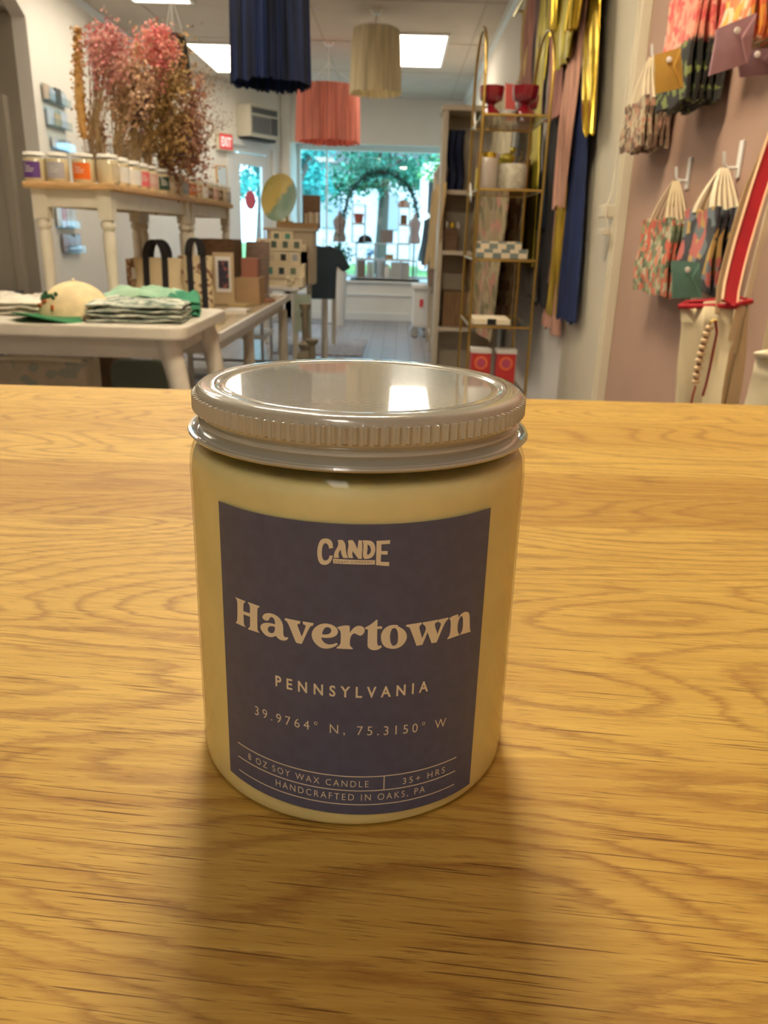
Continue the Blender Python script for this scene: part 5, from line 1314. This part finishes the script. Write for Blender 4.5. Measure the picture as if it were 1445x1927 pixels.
MB().tube([(.415, 3.40, SZ[1] + .006), (.415, 3.40, SZ[1] + .11)], .005, 8).lathe([(.001, 0), (.022, 0), (.02, .006), (.001, .008)], 16, (.415, 3.40, SZ[1] + .006)).build('perch', M['gold'], bd)
pw = MB().box(-.03, .03, -.03, .03, 0, .15).build('white_carton', M['paper'], bevel=.002); pw.location = (.385, 3.56, SZ[1] + .006); tag(pw, 'tall white carton at the back of the second glass shelf', 'box')
def checker(n):
    m = mat(n, (.7, .7, .7), .5); N = m.node_tree.nodes; L = m.node_tree.links
    tc = N.new('ShaderNodeTexCoord'); ck = N.new('ShaderNodeTexChecker'); ck.inputs['Scale'].default_value = 30
    ck.inputs['Color1'].default_value = (.16, .20, .19, 1); ck.inputs['Color2'].default_value = (.66, .56, .40, 1)
    mp = N.new('ShaderNodeMapping'); mp.inputs['Location'].default_value = (.004, .011, .013)
    L.new(tc.outputs['Object'], mp.inputs[0]); L.new(mp.outputs[0], ck.inputs['Vector']); L.new(ck.outputs[0], N['Principled BSDF'].inputs['Base Color'])
    return m
cm_ = checker('blue_grey_check')
cardbox('checked_box', 'blue-grey and cream checked box, lower of two on the third glass shelf', 'box', .302, .500, 3.22, 3.36, SZ[2] + .006, SZ[2] + .040, cm_)
cardbox('checked_box', 'blue-grey and cream checked box, upper of two on the third glass shelf', 'box', .300, .478, 3.25, 3.38, SZ[2] + .040, SZ[2] + .068, cm_)
wb_ = cardbox('white_flat_box', 'flat cream box with a dark clasp on the fourth glass shelf', 'box', .305, .455, 3.23, 3.40, SZ[3] + .006, SZ[3] + .028, M['canvas2'])
MB().box(-.018, .018, -.0865, -.084, 0, .023).build('clasp', M['blackm'], wb_, world=False)
for i, (x0, x1) in enumerate(((.316, .396), (.420, .500))):
    rb = cardbox('red_gift_box', ('left' if i == 0 else 'right') + ' red and orange round-printed box on the bottom shelf of the gold rack', 'box', x0, x1, 3.30, 3.38, SZ[4] + .006, SZ[4] + .165, mat('crimson_box', (.50, .03, .03), .5), 'red gift boxes on the gold rack')
    MB().lathe([(.001, 0), (.028, 0), (.028, .002), (.001, .002)], 24, M=T(0, -.0405, .105, rx=pi / 2)).build('round_print', mat('magenta_orange', (.75, .16, .05), .5), rb, world=False)
    MB().lathe([(.001, 0), (.019, 0), (.019, .002), (.001, .002)], 24, M=T(0, -.0425, .105, rx=pi / 2)).build('round_print', mat('plum_pink', (.45, .06, .12), .5), rb, world=False)
    MB().box(-.042, .042, -.042, .042, .145, .160).build('white_lid', M['paper'], rb, world=False)
# paper price tags on the rack corners
for i, (px, py, Y) in enumerate(((893, 228, 3.42), (877, 362, 3.42))):
    c = at(px, py, Y); o = MB().box(-.0015, .0015, -.05, .05, -.014, .014).build('price_tag', M['paper']); o.location = (XL - .010, c.y, c.z); o.rotation_euler = (.55, 0, 0)
    tag(o, ['white tag hanging at the top left corner of the gold rack', 'white tag hanging at the second shelf corner of the gold rack'][i], 'tag')

# intercom boxes on the pilaster
it = thing('wall_phone', 'cream wall sensor and bracket with a loose cord on the pilaster edge', 'intercom', (.69, 2.76, 1.04))
MB().box(.650, .694, 2.715, 2.785, 1.115, 1.155).build('body', M['cream_paint'], it, bevel=.006)
MB().box(.655, .694, 2.72, 2.79, 1.062, 1.082).build('bracket', M['cream_paint'], it, bevel=.004)
MB().tube([(.688, 2.742, 1.60), (.684, 2.745, 1.35), (.678, 2.74, 1.19), (.662, 2.72, 1.155), (.655, 2.70, 1.12), (.668, 2.70, 1.09), (.676, 2.69, 1.06), (.682, 2.73, 1.02), (.690, 2.78, .98)], .0022, 6).build('cord', M['cream_paint'], it, smooth=60)

# ---------------------------------------------------------------- folded shopping bags on hooks on the pink wall
def hook(lab, a, X0):
    t = thing('wall_hook', lab, 'hook', (.725, a.y, a.z), 0, 'white hooks on the pink wall')
    MB().box(.719, .7245, a.y - .010, a.y + .010, a.z - .02, a.z + .055).build('plate', M['trim'], t, bevel=.002)
    MB().tube([(.722, a.y, a.z), (X0 + .02, a.y, a.z), (X0 + .012, a.y, a.z + .006), (X0 + .008, a.y, a.z + .032)], .0038, 8).build('peg', M['trim'], t, smooth=60)
    return a
def bag_stack(labs, X0, dx, xl, xr, yt, yb, peg, m, edge, group, hw=.010, strapm=None):
    A, B = atx(xl, (yt + yb) / 2, X0), atx(xr, (yt + yb) / 2, X0)
    z1, z0 = atx(xr, yt, X0).z, atx(xr, yb, X0).z
    XG = X0 + dx * len(labs) * .55
    pk = atx(peg[0], peg[1], XG)
    hook('white wall hook carrying the ' + group, pk, XG - .012)
    for i, l in enumerate(labs):
        X = X0 + dx * i
        t = thing('shopping_bag', l, 'bag', (X, (A.y + B.y) / 2, z0), 0, group)
        g = []
        for r in range(11):
            v = r / 10; row = []
            for q in range(13):
                u = q / 12
                y = A.y + (B.y - A.y) * u + .008 * sin(v * 5 + i) * (u - .5)
                row.append((X + .004 * sin(u * 5 + i) + .003 * sin(v * 7 + i * 2) + .006 * v * 0, y, z1 + (z0 - z1) * v + .004 * sin(u * 9 + i * 2)))
            g.append(row)
        MB().shell(g, dx * .55).build('body', m, t, smooth=60)
        if edge is not None:
            MB().tube([g[r][12] for r in range(11)], dx * .42, 6).build('edge_binding', edge, t, smooth=60)
        hb = MB()
        for s_ in (.25, .75):
            y = A.y + (B.y - A.y) * s_
            hb.shell([[(X + (XG - .006 + .003 * i - X) * q ** 1.5, y + (pk.y - y) * q - hw * (1 - .6 * q), z1 + (pk.z - z1) * q - .005 * (1 - q)), (X + (XG - .006 + .003 * i - X) * q ** 1.5, y + (pk.y - y) * q + hw * (1 - .6 * q), z1 + (pk.z - z1) * q - .005 * (1 - q))] for q in [k / 6 for k in range(7)]], .003)
        hb.build('handle', strapm or M['canvas2'], t)
coral = floral('coral_floral', [(.80, .22, .16), (.86, .34, .24), (.72, .12, .12), (.85, .42, .30)], 55)
def two_tone(n, up, lo, zsplit, s=55):
    m = floral(n, up, s); nt_ = m.node_tree; N = nt_.nodes; L = nt_.links
    ge = N.new('ShaderNodeNewGeometry'); sx = N.new('ShaderNodeSeparateXYZ'); L.new(ge.outputs['Position'], sx.inputs[0])
    no = N.new('ShaderNodeTexNoise'); no.inputs['Scale'].default_value = 30
    ad = N.new('ShaderNodeMath'); ad.operation = 'MULTIPLY_ADD'; ad.inputs[1].default_value = .05; L.new(no.outputs[0], ad.inputs[0]); L.new(sx.outputs[2], ad.inputs[2])
    gt = N.new('ShaderNodeMath'); gt.operation = 'GREATER_THAN'; gt.inputs[1].default_value = zsplit + .025; L.new(ad.outputs[0], gt.inputs[0])
    vo = [n_ for n_ in N if n_.type == 'SEPARATE_COLOR'][0]
    r2 = N.new('ShaderNodeValToRGB'); r2.color_ramp.interpolation = 'CONSTANT'; L.new(vo.outputs[1], r2.inputs[0])
    e = r2.color_ramp.elements; e[0].color = (*lo[0], 1); e[1].position = 1 / len(lo); e[1].color = (*lo[1], 1)
    for i, c in enumerate(lo[2:], 2): q = e.new(i / len(lo)); q.color = (*c, 1)
    mx = N.new('ShaderNodeMix'); mx.data_type = 'RGBA'; L.new(gt.outputs[0], mx.inputs[0]); L.new(r2.outputs[0], mx.inputs[6])
    up_ = [n_ for n_ in N if n_.type == 'VALTORGB' and n_ != r2][0]; L.new(up_.outputs[0], mx.inputs[7])
    L.new(mx.outputs[2], N['Principled BSDF'].inputs['Base Color'])
    return m
coral2 = two_tone('coral_and_black_floral', [(.80, .22, .16), (.86, .34, .24), (.72, .12, .12), (.85, .42, .30)], [(.02, .02, .018), (.02, .02, .018), (.22, .26, .08), (.03, .03, .025)], 1.47)
greenf = floral('green_red_floral', [(.30, .34, .18), (.62, .12, .07), (.10, .14, .08), (.55, .50, .34), (.66, .22, .13), (.18, .24, .14)], 60)
darkf = floral('dark_patchwork', [(.05, .055, .06), (.17, .21, .22), (.06, .06, .07), (.55, .16, .14), (.05, .05, .06), (.20, .24, .27), (.55, .36, .12)], 34)
beigef = floral('beige_brown_floral', [(.50, .40, .25), (.20, .12, .08), (.56, .48, .32), (.14, .09, .06), (.50, .26, .18)], 60)
orangef = floral('orange_floral', [(.80, .22, .08), (.75, .55, .34), (.85, .36, .06), (.60, .50, .34), (.78, .18, .07)], 50)
nth = ['front one', 'second one', 'third one', 'fourth one', 'fifth one', 'one nearest the wall']
bag_stack(['coral floral folded bag with black hem on the top hook, ' + n for n in nth], .630, .0145, 1253, 1310, -35, 178, (1300, -70), coral2, None, 'coral floral bags')
bag_stack(['beige and brown patterned folded bag under the mustard pouch, ' + n for n in nth[:5]], .645, .015, 1175, 1216, 182, 272, (1226, 108), beigef, None, 'beige patterned bags', .008)
bag_stack(['orange floral folded bag behind the lilac pouch, ' + n for n in nth[:4]], .655, .016, 1368, 1425, -60, 60, (1400, -90), orangef, None, 'orange floral bags')
bag_stack(['green and red floral folded bag beside the teal pouch, ' + n for n in nth[:5]], .660, .012, 1200, 1262, 412, 562, (1272, 340), greenf, None, 'green and red floral bags', .007, M['canvas'])
bag_stack(['dark patchwork folded bag above the teal pouch, ' + n for n in nth[:5]], .655, .013, 1280, 1345, 392, 556, (1362, 316), darkf, None, 'dark patchwork bags', .013)
def pouch(lab, q, Y, c, dy=0):
    P4 = [at(x, y, Y + (dy if k in (0, 3) else 0)) for k, (x, y) in enumerate(q)]
    cx = sum(P4, Vector()) / 4
    t = thing('pouch', lab, 'pouch', tuple(cx), 0, 'envelope pouches hanging from the bags')
    g = [[P4[0].lerp(P4[1], u).lerp(P4[3].lerp(P4[2], u), v) + Vector((0, .004 * (abs(u - .5) + abs(v - .5)), 0)) for u in [i / 6 for i in range(7)]] for v in [i / 6 for i in range(7)]]
    m = mat('pouch_' + lab.split()[0], c, .85, bump=.15, bscale=500, var=.06, vscale=30)
    MB().shell(g, .007).build('body', m, t, smooth=50)
    n = Vector((0, -.005, 0))
    L_ = lambda u, v: P4[0].lerp(P4[1], u).lerp(P4[3].lerp(P4[2], u), v) + n
    MB().tube([L_(.97, .03), L_(.68, .42), L_(.92, .97)], .0011, 5).build('flap_seam', mat('seam_' + lab.split()[0], tuple(min(1, k * 1.5) for k in c), .8), t)
    c0 = L_(.52, .22)
    MB().ball(tuple(c0), .006, 10, 6, sc=(1, .2, 1)).build('white_mark', M['paper'], t)
pouch('mustard envelope pouch hanging in front of the coral bags', [(1232, 103), (1280, 90), (1286, 165), (1234, 176)], 1.93, (.46, .27, .045))
pouch('lilac envelope pouch at the top right', [(1350, 54), (1424, 24), (1408, 118), (1335, 142)], 1.64, (.42, .25, .29))
pouch('plum envelope pouch hanging behind the lilac one', [(1385, 96), (1455, 90), (1460, 138), (1394, 145)], 1.70, (.20, .11, .13))
pouch('teal envelope pouch hanging below the dark patchwork bags', [(1265, 490), (1316, 494), (1321, 560), (1266, 561)], 1.72, (.14, .30, .25))

# ---------------------------------------------------------------- large canvas totes at the lower right
def canvas_tote(name, lab, sec_top, sec_bot, z1, z0, m, rimm):
    t = thing(name, lab, 'tote bag', (sum(p[0] for p in sec_bot) / len(sec_bot), sum(p[1] for p in sec_bot) / len(sec_bot), z0), 0, None)
    nv = 14; n = len(sec_top)
    vs, fs = [], []
    for i in range(nv + 1):
        v = i / nv
        for k in range(n):
            a, b = sec_top[k], sec_bot[k]
            w = .006 * sin(v * 9 + k * 2)
            zt_ = a[2] if len(a) > 2 else z1
            vs.append((a[0] + (b[0] - a[0]) * v + w, a[1] + (b[1] - a[1]) * v + w, zt_ + (z0 - zt_) * v))
    for i in range(nv):
        for k in range(n):
            fs.append((i * n + k, i * n + (k + 1) % n, (i + 1) * n + (k + 1) % n, (i + 1) * n + k))
    fs.append(tuple(nv * n + k for k in range(n)))
    o = MB().add(vs, fs).build('body', m, t, smooth=38)
    so = o.modifiers.new('thickness', 'SOLIDIFY'); so.thickness = .003
    rim = [(a[0], a[1], (a[2] if len(a) > 2 else z1)) for a in sec_top]
    MB().tube(rim, .0042, 8, closed=True).build('rim', rimm, t, smooth=60)
    return t
def dens(poly, k=4):
    out = []
    for i in range(len(poly)):
        a, b = Vector(poly[i]), Vector(poly[(i + 1) % len(poly)])
        out += [tuple(a.lerp(b, q / k)) for q in range(k)]
    return out
zt0 = .958
t1 = canvas_tote('tote_bag', 'natural canvas tote with red rim, red strap and wooden bead charm',
                 dens([(.492, 1.42, .942), (.552, 1.33, .952), (.566, 1.35, .955), (.592, 1.37, .957), (.60, 1.43, .957), (.52, 1.47, .945)]),
                 dens([(.55, 1.42), (.553, 1.30), (.556, 1.37), (.60, 1.34), (.63, 1.50), (.56, 1.55)]), zt0, .56, M['canvas'], M['red'])
def band(name, pts, w, m, th, parent, wv=None):
    g = []
    for i, p in enumerate(pts):
        p = Vector(p); a = Vector(pts[max(i - 1, 0)]); b = Vector(pts[min(i + 1, len(pts) - 1)])
        d = (b - a).normalized(); s_ = d.cross(Vector((0, 1, 0))).normalized()
        ww = w[i] if isinstance(w, list) else w
        g.append([p - s_ * ww / 2, p, p + s_ * ww / 2])
    return MB().shell(g, th).build(name, m, parent, smooth=60)
def curve_px(L_, Y0_, Y1_):
    n = len(L_); return [at(x, y, Y0_ + (Y1_ - Y0_) * i / (n - 1)) for i, (x, y) in enumerate(L_)]
red_path = curve_px([(1372, 572), (1376, 540), (1384, 505), (1395, 462), (1409, 415), (1425, 362), (1440, 315), (1462, 250), (1490, 170)], 1.335, 1.62)
band('strap', red_path, .026, M['red'], .003, t1)
for sg, nm in ((-1, 'strap_edge'), (1, 'strap_edge')):
    ep = []
    for i, p in enumerate(red_path):
        a = red_path[max(i - 1, 0)]; b = red_path[min(i + 1, len(red_path) - 1)]; s_ = (b - a).normalized().cross(Vector((0, 1, 0))).normalized()
        ep.append(p + s_ * .0145 * sg + Vector((0, -.002, 0)))
    MB().tube(ep, .0024, 6).build(nm, mat('peach_edging', (.78, .52, .32), .8), t1)
brn = curve_px([(1349, 590), (1353, 545), (1363, 505), (1380, 445), (1398, 390), (1412, 352), (1430, 310), (1450, 265), (1480, 200)], 1.345, 1.66)
band('back_strap', brn, [.006, .009, .011, .014, .018, .02, .02, .02, .02], mat('tan_webbing', (.36, .24, .12), .85), .003, t1)
# front seam of the tote, beads and cord
bd_ = thing('bead_charm', 'string of pale wooden beads with a dark red cord hanging on the red-rimmed tote', 'charm', tuple(at(1345, 606, 1.30)))
bp = curve_px([(1344, 606), (1332, 620), (1326, 640), (1320, 660), (1316, 680), (1311, 703), (1309, 722)], 1.295, 1.295)
wd_ = mat('pale_bead_wood', (.72, .52, .30), .45); dk = mat('dark_bead', (.20, .06, .02), .5)
nb = 17
for i in range(nb):
    u = i / (nb - 1) * (len(bp) - 2) + .8; k_ = min(int(u), len(bp) - 2); c = bp[k_].lerp(bp[k_ + 1], min(u - k_, 1))
    if i % 2 == 0: MB().ball(tuple(c), .0066, 12, 7, sc=(1.05, 1, .72)).build('bead', wd_, bd_, smooth=60)
    else: MB().ball(tuple(c), .0042, 10, 5, sc=(1, 1, .6)).build('spacer_bead', dk, bd_, smooth=60)
MB().tube(curve_px([(1346, 604), (1349, 625), (1343, 655), (1336, 690), (1328, 725), (1322, 745)], 1.29, 1.29), .0022, 8).tube(curve_px([(1309, 726), (1304, 742), (1300, 760)], 1.29, 1.29), .002, 6).build('cord', mat('dark_red_cord', (.30, .03, .03), .7), bd_)
MB().tube(curve_px([(1335, 612), (1338, 605), (1345, 602), (1350, 606)], 1.29, 1.29), .0018, 6).build('clasp', M['gold'], bd_)
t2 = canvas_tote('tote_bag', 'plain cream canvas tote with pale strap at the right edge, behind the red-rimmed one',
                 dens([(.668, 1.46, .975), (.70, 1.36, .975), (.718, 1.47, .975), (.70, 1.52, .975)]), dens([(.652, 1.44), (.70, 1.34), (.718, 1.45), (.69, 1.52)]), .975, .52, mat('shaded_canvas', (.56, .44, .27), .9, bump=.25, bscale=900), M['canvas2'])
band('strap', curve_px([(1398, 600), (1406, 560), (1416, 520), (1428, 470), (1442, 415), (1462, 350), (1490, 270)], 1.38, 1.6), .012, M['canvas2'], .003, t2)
t3 = canvas_tote('tote_bag', 'pale canvas tote with soft floral print at the lower right corner, nearest the counter',
                 dens([(.495, 1.10, .905), (.56, 1.02, .915), (.62, 1.06, .92), (.60, 1.16, .915)]), dens([(.455, 1.10), (.56, 1.0), (.66, 1.06), (.62, 1.18)]), .91, .5, mat('pale_print_canvas', (.80, .70, .50), .9, col2=(.66, .58, .38), vscale=9, bump=.2, bscale=900), M['canvas2'])
